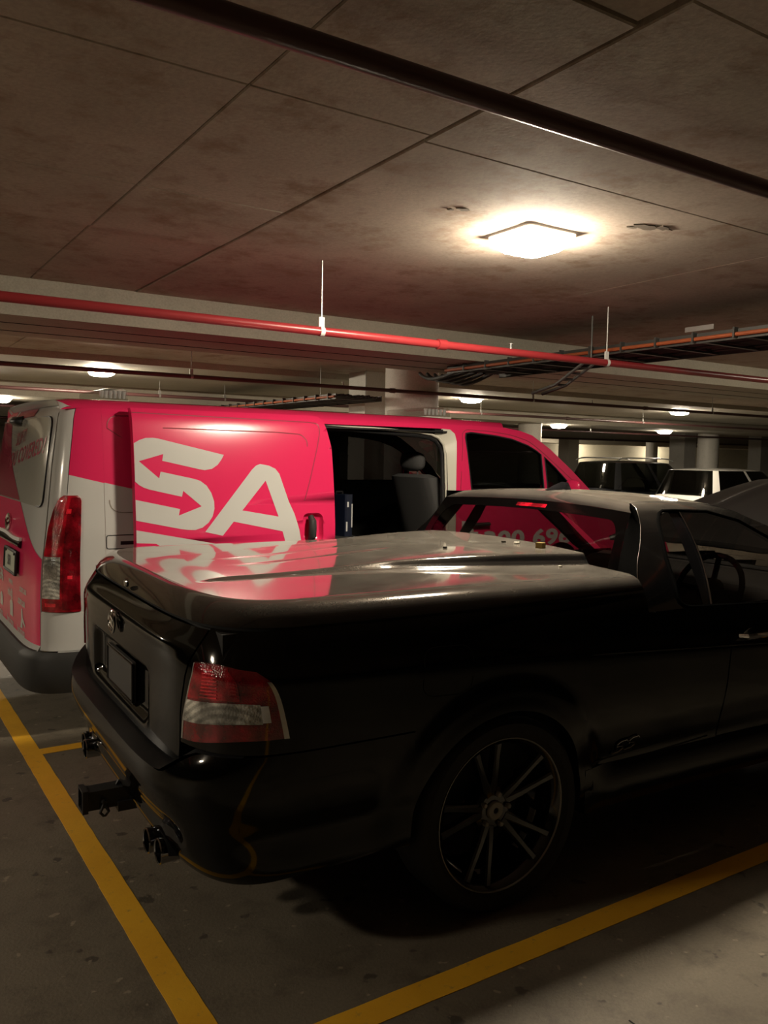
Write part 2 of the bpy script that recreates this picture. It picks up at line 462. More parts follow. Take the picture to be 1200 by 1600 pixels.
# formwork panels of the soffit, with the joints between them left open
def panel(x0, x1, y0, y1, z, ga=.003, gb=.003, gc=.003, gd=.003):
    c = .004
    vs = [(x0+ga, y0+gc, z+c), (x1-gb, y0+gc, z+c), (x1-gb, y1-gd, z+c), (x0+ga, y1-gd, z+c),
          (x0+ga+c, y0+gc+c, z), (x1-gb-c, y0+gc+c, z), (x1-gb-c, y1-gd-c, z), (x0+ga+c, y1-gd-c, z)]
    top = [(a, b, 2.602) for a, b, _ in vs[:4]]
    mb = MB().add(vs + top, [(4,7,6,5), (0,4,5,1), (1,5,6,2), (2,6,7,3), (3,7,4,0), (8,0,1,9), (9,1,2,10), (10,2,3,11), (11,3,0,8)])
    return obj('ceiling_panel', mb, M['ceiling'], ceiling, smooth=0)
W = .009
LY = 2.29
for x0, x1 in ((-16, -9.5), (-9.5, -6.2), (-6.2, -3.4), (-3.4, -.94), (-.94, -.319)):
    last = x1 == -.319
    for y0, y1 in ((-10, -6.5), (-6.5, -4.2), (-4.2, -1.825), (-1.685, -.88), (-.88, .154), (.154, .853)):
        panel(x0, x1, y0, y1, CEIL_Z + (.0 if y0 > -1.7 else .004), .0015, W if last else .0015, .0015 if y0 > -1.7 else .003, W*.45 if y1 == .853 else .0012)
    panel(x0, x1, .853, LY, CEIL_Z + .007, .0015, .002, .002, 0)
    panel(x0, x1, -1.825, -1.685, CEIL_Z + .010, .0015, W if last else 0, 0, 0)
for x0, x1 in ((-.319, 1.9), (1.9, 4.6), (4.6, 8.2), (8.2, 13), (13, 24), (24, 46)):
    f = x0 == -.319
    for y0, y1 in ((-10, -6.5), (-6.5, -4.2), (-4.2, -1.825), (-1.825, -.82), (-.82, LY)):
        panel(x0, x1, y0, y1, CEIL_Z + .003, W if f else .0006, .0006, .0022 if y0 == -.82 else .0022, 0)
for y0, y1 in ((3.27, 5.95), (9.2, 9.75), (11.25, 18.0), (19.4, 24.0), (25.2, 28)):
    for x0, x1 in ((-16, -4.5), (-4.5, -.5), (-.5, 3.6), (3.6, 7.5), (7.5, 14), (14, 24), (24, 46)):
        panel(x0, x1, y0, y1, CEIL_Z, .003, .003, 0, 0)
# spalled spots in the soffit
for x, y, s, m, q in ((1.02, -.59, .04, 'dark_wall', 5), (1.10, -.62, .03, 'dark_wall', 2), (.242, -.323, .020, 'dark_wall', 3), (.20, -.29, .012, 'dark_wall', 4), (.98, -.55, .022, 'dark_wall', 8)):
    rnd = random.Random(q)
    poly = [(x + s*rnd.uniform(.5, 1.3)*1.5*math.cos(2*PI*k/11), y + s*rnd.uniform(.4, 1.0)*math.sin(2*PI*k/11)) for k in range(11)]
    obj('spalled_spot', MB().prism(poly, CEIL_Z - .0008, CEIL_Z + .003 + .003), M['ceiling' if m == 'column' else 'spall'], ceiling, smooth=0)
# down-stand beams running along the bays
for y0, y1, zb in ((2.29, 3.27, 2.355), (5.95, 9.2, 2.50), (9.75, 11.25, 2.33), (18.0, 19.4, 2.32), (24.0, 25.2, 2.30)):
    obj('beam', MB().box((X0, y0, zb), (X1, y1, 2.61)), M['beam'], ceiling, smooth=0)
for y0, zb in ((3.0, 2.354), (2.62, 2.3545)):
    obj('beam_seam', MB().box((X0, y0, zb - .0025), (X1, y0 + .006, zb + .004)), M['gap'], ceiling, smooth=0)
struct('wall_back', MB().box((X0, Y1, 0), (X1, Y1 + .2, 2.6)), M['wall'], smooth=0)
struct('wall_front', MB().box((X0, Y0 - .2, 0), (X1, Y0, 2.6)), M['dark_wall'], smooth=0)
struct('wall_left', MB().box((X0 - .2, Y0, 0), (X0, Y1, 2.6)), M['dark_wall'], smooth=0)
struct('wall_right', MB().box((X1, Y0, 0), (X1 + .2, Y1, 2.6)), M['wall'], smooth=0)
# a patch of chipped concrete and the sawn joint in the floor
obj('slab_joint', MB().box((-.36, -1.695, -.002), (-.06, -1.690, .0012)), M['gap'], floor, smooth=0)
obj('slab_joint', MB().box((-.07, -1.70, -.002), (-.065, -1.56, .0012)), M['gap'], floor, smooth=0)
# painted bay lines
def line(name, x0, x1, y0, y1, label, seed=1):
    rnd = random.Random(seed)
    along_x = (x1 - x0) > (y1 - y0)
    n = int((x1 - x0 if along_x else y1 - y0) / .07)
    L, R = [], []
    for i in range(n + 1):
        t = i / n
        j0, j1 = rnd.uniform(-.0012, .0012), rnd.uniform(-.0012, .0012)
        if along_x: L.append((x0 + (x1-x0)*t, y0 + j0, .0018)); R.append((x0 + (x1-x0)*t, y1 + j1, .0018))
        else: L.append((x0 + j0, y0 + (y1-y0)*t, .0018)); R.append((x1 + j1, y0 + (y1-y0)*t, .0018))
    k = n + 1
    vs = L + R + [(a, b, 0) for a, b, _ in L] + [(a, b, 0) for a, b, _ in R]
    fs = [(i, i+1, k+i+1, k+i) for i in range(n)] + [(i, 2*k+i, 2*k+i+1, i+1) for i in range(n)] + [(k+i, k+i+1, 3*k+i+1, 3*k+i) for i in range(n)]
    fs += [(0, k, 3*k, 2*k), (n, 2*k+n, 3*k+n, k+n)]
    return tag(obj(name, MB().add(vs, fs), M['yellow'], smooth=0), label, 'line')
line('bay_line', -1.145, -1.055, -6.0, 8.0, 'yellow line on the floor behind the black ute and the van', 1)
line('bay_line', -1.055, 4.2, -1.205, -1.112, 'yellow line on the floor along the near side of the black ute', 2)
line('bay_line', -1.055, 4.2, 1.43, 1.515, 'yellow line on the floor between the black ute and the pink van', 3)
line('bay_line', -1.055, 4.2, 4.05, 4.14, 'yellow line on the floor along the far side of the pink van', 4)
# ---------------------------------------------------------------- columns
def column(x, y, r, label, square=None, ztop=2.36):
    mb = MB()
    if square: mb.box((x - square, y - square, 0), (x + square, y + square, ztop))
    else: mb.lathe([(r, 0), (r, ztop)], 40, Matrix.Translation((x, y, 0)))
    o = obj('column', mb, M['column'], smooth=30)
    return tag(o, label, 'column')
column(3.48, 4.69, .30, 'large round concrete column right behind the van roof', ztop=2.575)
column(3.51, 5.62, 0, 'square concrete column left of the large round column behind the van', .19, ztop=2.575)
column(19.35, 12.33, .30, 'round pale column standing beyond the white hatchback', ztop=2.605)
column(22.2, 20.74, 0, 'square grey column in front of the bright cream wall', .28, ztop=2.605)
column(27.4, 20.96, .25, 'thin far column left of the wide pale column', ztop=2.605)
column(21.76, 15.06, 0, 'wide square pale column just left of the round pale column', .30, ztop=2.605)
column(10.54, 10.38, .25, 'grey column just above the van windscreen pillar', ztop=2.605)
column(25.75, 14.87, 0, 'far pale column at the right edge above the raised bonnet', .25, ztop=2.605)
# ---------------------------------------------------------------- ceiling lamps
LAMP_LABEL = {'bay': 'bright square ceiling lamp above the black ute', 'left': 'bright ceiling lamp above the rear of the pink van',
              'mid': 'small bright ceiling lamp right of the large round column', 'right': 'ceiling lamp on the right, above the far parked cars',
              'far': 'small distant lamp just below the right-hand ceiling lamp', 'farmid': 'faint distant lamp above the van windscreen',
              'farleft': 'lamp at the left picture edge beside the van rear door', 'behind': 'ceiling lamp of the bays behind the ute, out of the picture to the left',
              'front': 'ceiling lamp in front of the black ute, out of the picture to the right', 'hall': 'added distant lamp that brightens the cream wall, second row',
              'hall2': 'added distant lamp that brightens the cream wall, hidden by the van', 'hall3': 'added distant lamp that brightens the cream wall, far right',
              'backleft': 'ceiling lamp behind the van, out of the picture to the left'}
def lamp(key, x, y, z, k):
    t = thing('ceiling_lamp', LAMP_LABEL[key], 'lamp', (x, y, z), 0, 'square ceiling lamps')
    h = .145
    base = round_poly([(-h, -h), (h, -h), (h, h), (-h, h)], .03)
    obj('lamp_base', MB().prism(base, -.024, .0), emit('lamp_skirt_' + key, LAMP_COLOR, 1.6), t, smooth=0)
    def dome(u, v):
        a, b = 2*u - 1, 2*v - 1
        e = max(abs(a), abs(b)); l = (abs(a)**6 + abs(b)**6) ** (1/6) or 1
        s = e / l if l else 1
        hh = .142 - .008 * max(0, e - .8) / .2
        return (a*s*hh, b*s*hh, -.0235 - .054 * (1 - e**4.5) ** .75)
    m = emit('lamp_diffuser_' + key, LAMP_COLOR, LAMP_STRENGTH * k)
    obj('diffuser', MB().grid(dome, 14, 14), m, t, smooth=60)
for a in LAMPS: lamp(*a)
# ---------------------------------------------------------------- pipes
def pipe(name, y, z, r, m, label, rods=(), heads=(), couplings=(), zc=CEIL_Z, x0=-15.9, x1=45.9, clip='galv'):
    t = thing(name, label, 'pipe', (0, y, z))
    obj('pipe', MB().tube([(x0, 0, 0), (x1, 0, 0)], r, 16), m, t)
    for x in rods:
        top = zc - z
        obj('hanger_rod', MB().tube([(x, 0, r), (x, 0, top)], .004, 6), M['galv'], t)
        mb = MB()
        mb.box((x - .016, -.004, r*.9), (x + .016, .004, r + .05))
        mb.lathe([(r + .003, -.012), (r + .003, .012)], 20, Matrix.Translation((x, 0, 0)) @ Matrix.Rotation(PI/2, 4, 'Y'))
        obj('hanger_clip', mb, M[clip], t)
    for x in heads:
        obj('sprinkler_head', MB().lathe([(.0, .055), (.016, .053), (.016, .049), (.006, .046), (.006, .03), (.011, .026), (.011, r*.8)], 12, Matrix.Translation((x, 0, 0))), M['galv'], t)
    for x in couplings:
        obj('coupling', MB().lathe([(r, -.03), (r+.007, -.028), (r+.007, .028), (r, .03)], 18, Matrix.Translation((x, 0, 0)) @ Matrix.Rotation(PI/2, 4, 'Y')), m, t)
    return t
pipe('sprinkler_pipe', -1.37, 2.47, .027, M['brown_pipe'], 'dark pipe crossing the ceiling nearest the viewer', rods=(-6, 4.2))
pipe('sprinkler_pipe', .80, 2.208, .023, M['red_pipe'], 'bright red sprinkler pipe hung above the ute and van', rods=(-3.1, .205, 2.33, 5.6), heads=(1.50, -4.2, 6.4), couplings=(.98, -2.4, 4.2), clip='lamp_base')
pipe('sprinkler_pipe', 4.36, 2.262, .020, M['brown_pipe'], 'dark red pipe passing in front of the large round column', rods=(-5, .80, 5.0, 8.4), heads=(2.4, 6.0), couplings=(-1.7, 3.0, 7))
pipe('sprinkler_pipe', 7.75, 2.30, .022, M['brown_pipe'], 'dark pipe just above the rear of the van roof', rods=(-3, 1.6, 2.5, 7, 11), couplings=(4, 9), zc=2.5)
pipe('sprinkler_pipe', 11.9, 2.28, .024, M['brown_pipe'], 'far dark pipe below the right-hand ceiling lamp', rods=(2, 6, 10, 14), couplings=(5, 12))
pipe('sprinkler_pipe', 16.5, 2.25, .03, M['brown_pipe'], 'farthest dark pipe above the distant columns', rods=(4, 12, 20))
# ---------------------------------------------------------------- cable tray
def cable_tray(x, z, y0, y1, label, plate=None, rods=()):
    t = thing('cable_tray', label, 'cable tray', (x, y0, z), 0, 'cable trays')
    L = y1 - y0
    for sx in (-.30, .285):
        obj('side_rail', MB().box((sx, 0, 0), (sx + .015, L, .06)), M['tray'], t, smooth=0)
    for i in range(int(L / .30)):
        y = .1 + i * .30
        obj('rung', MB().box((-.286, y, .004), (.286, y + .03, .016)), M['tray'], t, smooth=0)
    obj('orange_conduit', MB().tube([(-.318, 0, .028), (-.318, L, .024)], .012, 10), M['orange'], t)
    for i in range(int(L / .28)):
        y = .12 + i * .28
        obj('strap', MB().box((-.337, y, .005), (-.297, y + .012, .066)), M['tray'], t, smooth=0)
    for k in range(11):
        rnd = random.Random(k)
        n = int(L / .6)
        pts = [(-.24 + k*.047 + rnd.uniform(-.012, .012), j*L/n, .030 + rnd.uniform(0, .02)) for j in range(n + 1)]
        obj('cable', MB().tube(pts, .016, 6), M['cable'], t)
    for y in rods:
        for sx in (-.30, .30):
            obj('hanger_rod', MB().tube([(sx, y - y0, .0), (sx, y - y0, CEIL_Z - z)], .005, 6), M['galv'], t)
    if plate is not None: obj('tray_label', MB().box((-.336, plate - y0, .070), (-.333, plate - y0 + .20, .100)), M['galv'], t, smooth=0)
    return t
near_tray = cable_tray(2.80, 2.29, -8, 2.75, 'dark cable tray with an orange conduit crossing under the beam at the right', .10, (-4.5, -1.6))
cable_tray(2.95, 2.185, 4.95, 11.5, 'far cable tray with a thin orange conduit left of the two columns', None, (5.3,))
# loose cables leaving the tray and its drop bracket below the red pipe
for k in range(5):
    pts = [(-.20 + k*.09 + .25*s*s, 10.70 + .95*s, .03 - .05*math.sin(PI*s)*(1 + .15*k) + .06*s*s) for s in [i/10 for i in range(11)]]
    obj('loose_cable', MB().tube(pts, .018, 6), M['cable'], near_tray)
t = thing('tray_bracket', 'short ladder bracket below the red pipe and tray', 'bracket', (2.42, 1.20, 2.08))
for sx in (-.05, .05):
    obj('side_rail', MB().tube([(sx, -.18, .16), (sx, .10, .02), (sx, .34, -.03)], .012, 6), M['tray'], t)
for k in range(5):
    s = k/4
    obj('rung', MB().tube([(-.05, -.18 + .28*s, .16 - .14*s), (.05, -.18 + .28*s, .16 - .14*s)], .008, 6), M['tray'], t)
obj('hanger_rod', MB().tube([(0, -.18, .16), (0, -.18, .47)], .006, 6), M['tray'], t)
# ---------------------------------------------------------------- the black ute (origin: rear axle on the floor, +x forward)
ute = thing('ute', 'black utility car with a hard tray cover, nearest the viewer, bonnet raised', 'car', (0, 0, 0), math.radians(-2.0))
IN = (.9, 0, .7)
def rect_patch(name, p0, p1, z0, z1, m, parent, nu, nv, t=.012, off=0.0, mb=None, build=True):
    """patch of the body skin; the bounds may be functions of the other parameter"""
    mb = mb or MB()
    def fn(u, v):
        zz0 = z0(u) if callable(z0) else z0; zz1 = z1(u) if callable(z1) else z1
        z = zz0 + (zz1 - zz0) * v
        a = p0(z) if callable(p0) else p0; b = p1(z) if callable(p1) else p1
        return u_skin(a + (b - a) * u, z, off)
    mb.grid(fn, nu, nv)
    if t: mb.rim(fn, nu, nv, t, IN)
    return obj(name, mb, m, parent, smooth=40) if build else mb
TG = [(.62, .690), (.68, .690), (.773, .688), (.90, .712), (1.00, .775), (1.05, .800)]     # tailgate edge p(z)
def tg(z): return smooth_tab(TG, z)
# tailgate with a number plate recess and a folded upper crease
def tg_fn(u, v):
    z = .632 + (1.046 - .632) * v
    h = tg(z) - .004
    p = -h + 2*h*u
    x, y, _ = u_skin(p, z)
    rec = sstep(.50, .44, abs(y)) if False else (1 - sstep(.36, .42, abs(y)))
    x += .030 * rec * sstep(.655, .70, z) * (1 - sstep(.83, .865, z))
    x -= .012 * math.exp(-((z - .985) / .022) ** 2) * (1 - sstep(.55, .75, abs(y)))
    return (x, y, z)
mb = MB().grid(tg_fn, 60, 44).rim(tg_fn, 60, 44, .03, IN)
tailgate = obj('tailgate', mb, M['paint'], ute, smooth=50)
# rear badge: a ring with a running figure suggested by a few bars
mb = MB()
Mb = Matrix.Translation((-1.064, 0, .945)) @ Matrix.Rotation(-PI/2, 4, 'Y')
mb.lathe([(.036, 0), (.045, .003), (.046, .009), (.040, .012), (.036, .008), (.036, 0)], 32, Mb)
for a, b in (((-.022, -.02), (.026, .012)), ((-.028, .004), (.014, .028)), ((-.006, -.03), (.03, -.008)), ((-.02, -.02), (-.006, .02))):
    pts = [Mb @ Vector((a[1], a[0], .006)), Mb @ Vector(((a[1]+b[1])/2 + .006, (a[0]+b[0])/2, .010)), Mb @ Vector((b[1], b[0], .006))]
    mb.tube(pts, [.004, .006, .003], 6)
obj('badge', mb, M['chrome'], tailgate)
obj('keyhole', MB().lathe([(0, .012), (.012, .012), (.016, .008), (.016, 0)], 20, Matrix.Translation((-1.012, 0, 1.085)) @ Matrix.Rotation(-PI/2, 4, 'Y')), M['dark_chrome'], ute)
# number plate
pl = round_poly([(-.186, -.075), (.186, -.075), (.186, .075), (-.186, .075)], .008)
Mp = Matrix.Translation((-1.030, 0, .752)) @ Matrix.Rotation(-PI/2, 4, 'Y') @ Matrix.Rotation(-PI/2, 4, 'Z')
plate = obj('number_plate', MB().prism(pl, 0, .012, Mp), M['plate_dark'], tailgate, smooth=0)
mb = MB()
for (a, b), (c, d) in (((-.186,-.067),(.186,-.067)), ((.186,-.067),(.186,.067)), ((.186,.067),(-.186,.067)), ((-.186,.067),(-.186,-.067))):
    mb.tube([Mp @ Vector((a, b, .013)), Mp @ Vector((c, d, .013))], .004, 6)
obj('plate_frame', mb, M['gloss_black'], plate)
# rear bumper
def bz1(u):
    q = abs(2*u - 1) * 1.478
    return .612 + .080 * sstep(.66, .80, q)
def b_fn(u, v):
    p = (2*u - 1) * (u_px(HUBS[0] - ARCH_R))
    z0 = .285 + .03 * sstep(.9, 1.35, abs(p)); z1 = bz1(u)
    z = z0 + (z1 - z0) * v
    x, y, z = u_skin(p, z, 0, True)
    # two creases across the lower part of the bumper
    k = 1 - sstep(.66, .80, abs(p))
    x += .022 * k * math.exp(-((z - .405) / .045) ** 2)
    if abs(p) > 1.30 and z < .62:            # wheel arch edge
        r = math.hypot(x - HUBS[0], z - HUB_Z)
        if r < ARCH_R: x = HUBS[0] - math.sqrt(max(0, ARCH_R**2 - (z - HUB_Z)**2))
    return (x, y, z)
mb = MB().grid(b_fn, 130, 30).rim(b_fn, 130, 30, .035, (-.2, 0, .9))
bumper = obj('rear_bumper', mb, M['paint'], ute, smooth=45)
def ledge(u, v):
    q = (2*u - 1)
    p = q * .95
    z0 = bz1(.5 + .5*p/1.478)
    a = u_skin(p, z0, 0, True); b = u_skin(p, max(.64, z0 + .01))
    return (a[0] + (b[0] + .03 - a[0]) * v, a[1] * (1 - .03*v), z0 + .012 * v)
obj('bumper_step', MB().grid(ledge, 50, 4), M['trim_black'], bumper)
mb = MB()
mb.grid(lambda u, v: (u_skin((2*u-1)*1.30, .30, 0, True)[0] + .02 + .30*v, u_skin((2*u-1)*1.30, .30, 0, True)[1] * .98, .292 + .02*v), 40, 3)
obj('bumper_underside', mb, M['trim_black'], bumper)
# side skins
def arch_z(x, hx, lo): 
    d = ARCH_R**2 - (x - hx)**2
    return max(lo, HUB_Z + math.sqrt(d)) if d > 0 else lo
def arcx(hx, n):
    return [hx - ARCH_R * math.cos(PI * i / n) for i in range(n + 1)]
def side(sg, label):
    s = 'right' if sg > 0 else 'left'
    # rear quarter: behind, above and ahead of the wheel
    mb = MB()
    PX = lambda x: sg * u_px(x)
    def qA(u, v):
        z0 = .698; z1 = 1.052
        z = z0 + (z1 - z0) * v
        a = tg(z) + .004; b = u_px(HUBS[0] - ARCH_R)
        return u_skin(sg * (a + (b - a) * u), z)
    mb.grid(qA, 60, 26)
    mb.rim(qA, 60, 26, .012, IN)
    def over(hx, lo, z1, n=44, m=26):
        def f(u, v):
            x = hx - ARCH_R * math.cos(PI * u)
            z0 = arch_z(x, hx, lo)
            if u in (0, 1): z0 = HUB_Z
            return u_skin(PX(x), z0 + (z1 - z0) * v)
        mb.grid(f, n, m)
        # turned-in lip of the wheel arch
        vs = []
        for i in range(n + 1):
            a = f(i/n, 0); vs += [a, (a[0], a[1] + sg * .05, a[2])]
        mb.add(vs, [(2*i, 2*i+1, 2*i+3, 2*i+2) for i in range(n)])
    over(HUBS[0], .30, 1.052)
    rect = lambda x0, x1, z0, z1, nu, nv: mb.grid(lambda u, v: u_skin(PX(x0 + (x1-x0)*u), z0 + (z1-z0)*v), nu, nv)
    rect(HUBS[0] + ARCH_R, .74, .30, 1.052, 16, 34)
    rect(.74, 1.193, .30, .985, 18, 34)
    q = obj('quarter_panel', mb, M['paint'], ute, smooth=45)
    # filler under the rear of the quarter behind the arch is the bumper; sill skirt ahead of it
    mb = MB()
    def sk(u, v):
        x = .43 + 2.17 * u
        z = .255 + .165 * v
        w = u_width(x, .40) + .014 * math.sin(PI*min(1, (1 - v)*.9)) * sstep(0, .08, u) + .001
        return (x, -sg * w, z)
    mb.grid(sk, 40, 8)
    mb.grid(lambda u, v: (.43 + 2.17*u, -sg * (u_width(.43 + 2.17*u, .4) - .10*v), .255), 40, 1)
    obj('side_skirt', mb, M['paint'], ute, smooth=45)
    # door
    def df(u, v):
        x0 = 1.201 + .0; z = .425 + (.982 - .425) * v
        a = 1.201; b = 2.42
        return u_skin(PX(a + (b - a) * u), z)
    mb = MB().grid(df, 40, 34).rim(df, 40, 34, .02, (1.8, 0, .7))
    d = obj('door', mb, M['paint'], ute, smooth=45)
    P = [u_skin(PX(x), .862 - .058*(x - .47), .001) for x in [.42 + .05*k for k in range(40)] if abs(x - 1.197) > .003]
    obj('shoulder_crease', MB().tube(P, .0028, 8), M['paint'], ute)
    # handle in its scoop
    y = -sg * (u_width(1.36, .845) + .0)
    Ms = Matrix.Translation((1.355, y, .845)) @ Matrix.Rotation(sg * PI/2, 4, 'X')
    mb = MB().lathe([(.0, -.001), (.030, .0), (.050, .002), (.058, .004)], 24, Ms @ Matrix.Diagonal((1.3, .62, 1, 1)))
    obj('handle_scoop', mb, M['gloss_black'], d)
    mb = MB()
    pts = [(1.272, y + sg*.004, .848), (1.285, y - sg*.026, .850), (1.33, y - sg*.034, .851), (1.40, y - sg*.034, .849), (1.445, y - sg*.026, .847), (1.455, y + sg*.004, .846)]
    mb.tube(pts, [.011, .014, .013, .013, .014, .011], 10)
    obj('door_handle', mb, M['chrome'], d)
    # front wing
    mb = MB()
    over(HUBS[1], .30, .93, 30, 14)
    rect(2.425, HUBS[1] - ARCH_R, .30, .97, 12, 18)
    rect(HUBS[1] + ARCH_R, 3.72, .30, .86, 10, 16)
    obj('front_wing', mb, M['paint'], ute, smooth=45)
    # C pillar skin, quarter and door glass, window frame, roof rail and A pillar
    g = lambda x, z, o=0.0: (x, -sg * (u_green(z) + o), z)
    bot = [(.945, .985), (1.46, .965), (2.00, .955), (2.25, .955)]
    win = [(.950, 1.075), (.938, 1.03), (.942, 1.008), (.962, .995), (.995, .989), (1.09, .985), (1.44, .972), (2.0, .964), (2.17, .966), (2.07, 1.025), (1.88, 1.132), (1.69, 1.232), (1.547, 1.308), (1.369, 1.350), (1.17, 1.357), (1.09, 1.357), (1.062, 1.348), (1.031, 1.318), (.971, 1.178)]
    rail = [(.962, 1.389), (1.05, 1.3945), (1.15, 1.3945), (1.38, 1.385), (1.55, 1.352), (1.735, 1.282), (1.93, 1.176), (2.12, 1.070), (2.29, .975), (2.31, .955)]
    outer = [(.72, .985)] + bot + [(2.31, .955)] + rail[::-1][1:] + [(.94, 1.355), (.922, 1.317), (.855, 1.228), (.785, 1.15), (.735, 1.06)]
    cuts = [.985 + .02*i for i in range(21)]
    mb = sheet(outer, [win], g, cuts)
    cp = obj('cab_side', mb, M['dusty'], ute, smooth=60)
    frame = MB().tube([g(a, b, .004) for a, b in win + win[:1]], .007, 6)
    obj('window_seal', frame, M['matt_black'], cp)
    qg = [p for p in win if p[0] < 1.13 and p[1] < 1.2] 
    quarter = [(.950, 1.075), (.938, 1.03), (.942, 1.008), (.962, .995), (.995, .989), (1.085, .985), (1.14, 1.357), (1.09, 1.357), (1.062, 1.348), (1.031, 1.318), (.971, 1.178)]
    obj('quarter_glass', sheet(quarter, [], lambda x, z: g(x, z, -.006), cuts), M['tint'], ute, smooth=60)
    post = [(1.075, .986), (1.135, .983), (1.20, 1.22), (1.205, 1.356), (1.13, 1.357)]
    obj('window_post', sheet(post, [], lambda x, z: g(x, z, -.003), cuts), M['gloss_black'], cp, smooth=60)
    obj('post_trim', MB().tube([g(smooth_tab([(.985, 1.118), (1.22, 1.186), (1.352, 1.195)], .985 + .367*k/8), .985 + .367*k/8, .003) for k in range(9)], .0035, 6), M['dark_chrome'], cp)
    dg = [(1.125, .983), (1.44, .972), (2.0, .964), (2.17, .966), (2.07, 1.025), (1.88, 1.132), (1.69, 1.232), (1.547, 1.308), (1.369, 1.350), (1.20, 1.356), (1.195, 1.22)]
    obj('door_glass', sheet(dg, [], lambda x, z: g(x, z, -.006), cuts), M['tint'], ute, smooth=60)
    # tail lamp: red body with a clear middle band, wrapping round the corner
    L_left = [(.715, .708), (.770, .712), (.873, .739), (.958, .774)]
    L_right = [(.742, 1.076), (.80, 1.062), (.869, 1.042), (.915, 1.018), (.948, .975)]
    def lf(u, v, o=.006):
        zt = .958 + .006 * math.sin(PI*min(1, u*1.3)) - .012 * u ** 3
        zb = .715 + .030 * sstep(0, .7, u)
        z = zb + (zt - zb) * v
        a = smooth_tab([(z_, p_) for z_, p_ in L_left], z); b = smooth_tab(L_right, z)
        ex = 0.004 * math.sin(PI*u)
        return u_skin(sg * (a + (b - a) * u), z, o + ex)
    sub = lambda u0, u1, v0, v1, o: (lambda u, v: lf(u0 + (u1-u0)*u, v0 + (v1-v0)*v, o))
    lampo = obj('tail_lamp', MB().grid(lf, 40, 26).rim(lf, 40, 26, .022, (-.5, 0, .85)), M['dark_red_lens'], ute, smooth=45)
    f = sub(0.02, .80, .24, .52, .0085)
    obj('clear_lens', MB().grid(f, 24, 8).rim(f, 24, 8, .004, (-.5, 0, .85)), M['clear_lens'], lampo, smooth=45)
    f = sub(.80, .87, .26, .50, .0095)
    obj('reflector_strip', MB().grid(f, 6, 6).rim(f, 6, 6, .004, (-.5, 0, .85)), M['label_white'], lampo, smooth=45)
    f = sub(0.02, .62, .55, .985, .008)
    obj('red_lens', MB().grid(f, 24, 10).rim(f, 24, 10, .003, (-.5, 0, .85)), M['red_lens'], lampo, smooth=45)
    for k in range(9):
        v0 = .575 + k * .043
        f = sub(.20, .40, v0, v0 + .016, .011)
        obj('lens_rib', MB().grid(f, 10, 2).rim(f, 10, 2, .004, (-.5, 0, .85)), M['bright_red'], lampo, smooth=45)
    for k in range(7):
        v0 = .60 + k * .048
        f = sub(.53, .60, v0, v0 + .020, .011)
        obj('lens_rib', MB().grid(f, 5, 2).rim(f, 5, 2, .004, (-.5, 0, .85)), M['red_lens'], lampo, smooth=45)
    f = sub(.955, 1.0, .0, .86, .0075)
    obj('chrome_edge', MB().grid(f, 4, 20).rim(f, 4, 20, .004, (-.5, 0, .85)), M['silver'], lampo, smooth=45)
    f = sub(.0, .022, .0, .99, .0075)
    obj('chrome_edge', MB().grid(f, 3, 20).rim(f, 3, 20, .004, (-.5, 0, .85)), M['silver'], lampo, smooth=45)
    # inner wheel arch
    for hx in HUBS:
        mb = MB()
        mb.lathe([(ARCH_R + .006, -sg*.0), (ARCH_R + .006, sg*.34)], 40, Matrix.Translation((hx, -sg*.90, HUB_Z)) @ Matrix.Rotation(-PI/2, 4, 'X'), -.12, PI + .12) if False else None
        vs = []
        for i in range(41):
            a = -.2 + (PI + .4) * i / 40
            x, z = hx + (ARCH_R + .012) * math.cos(a), HUB_Z + (ARCH_R + .012) * math.sin(a)
            vs += [(x, -sg*.895, z), (x, -sg*.52, z)]
        mb.add(vs, [(2*i, 2*i+1, 2*i+3, 2*i+2) for i in range(40)])
        obj('wheel_arch_liner', mb, M['dark'], ute)
        mb = MB()
        mb.prism([(hx + (ARCH_R + .012) * math.cos(-.2 + (PI+.4)*i/20), HUB_Z + (ARCH_R + .012) * math.sin(-.2 + (PI+.4)*i/20)) for i in range(21)], .52, .525,
                 Matrix(((1,0,0,0),(0,0,-sg,0),(0,1,0,0),(0,0,0,1))))
        obj('wheel_arch_wall', mb, M['dark'], ute)
    # exhaust tips, two a side
    for dy in (-.045, .045):
        y = -sg * (.525 + dy)
        xe = -1.075 + .012 * (dy > 0)
        Mx = Matrix.Translation((xe, y, .312)) @ Matrix.Rotation(PI/2, 4, 'Y')
        tip = obj('exhaust_tip', MB().lathe([(.034, .30), (.039, .02), (.041, .004), (.039, .0), (.035, .003), (.033, .08)], 24, Mx), M['dark_chrome'], ute)
        obj('exhaust_bore', MB().lathe([(0, .081), (.033, .08)], 24, Mx), M['gap'], tip)
    mb = MB()
    mb.grid(lambda u, v: (-1.045 + .05*v, -sg*(.42 + .21*u), -.0 + .318 + .045*math.sin(PI*u)**.5 - .01*v), 16, 3)
    obj('exhaust_cutout', mb, M['gap'], ute)
side(1, 'right'); side(-1, 'left')
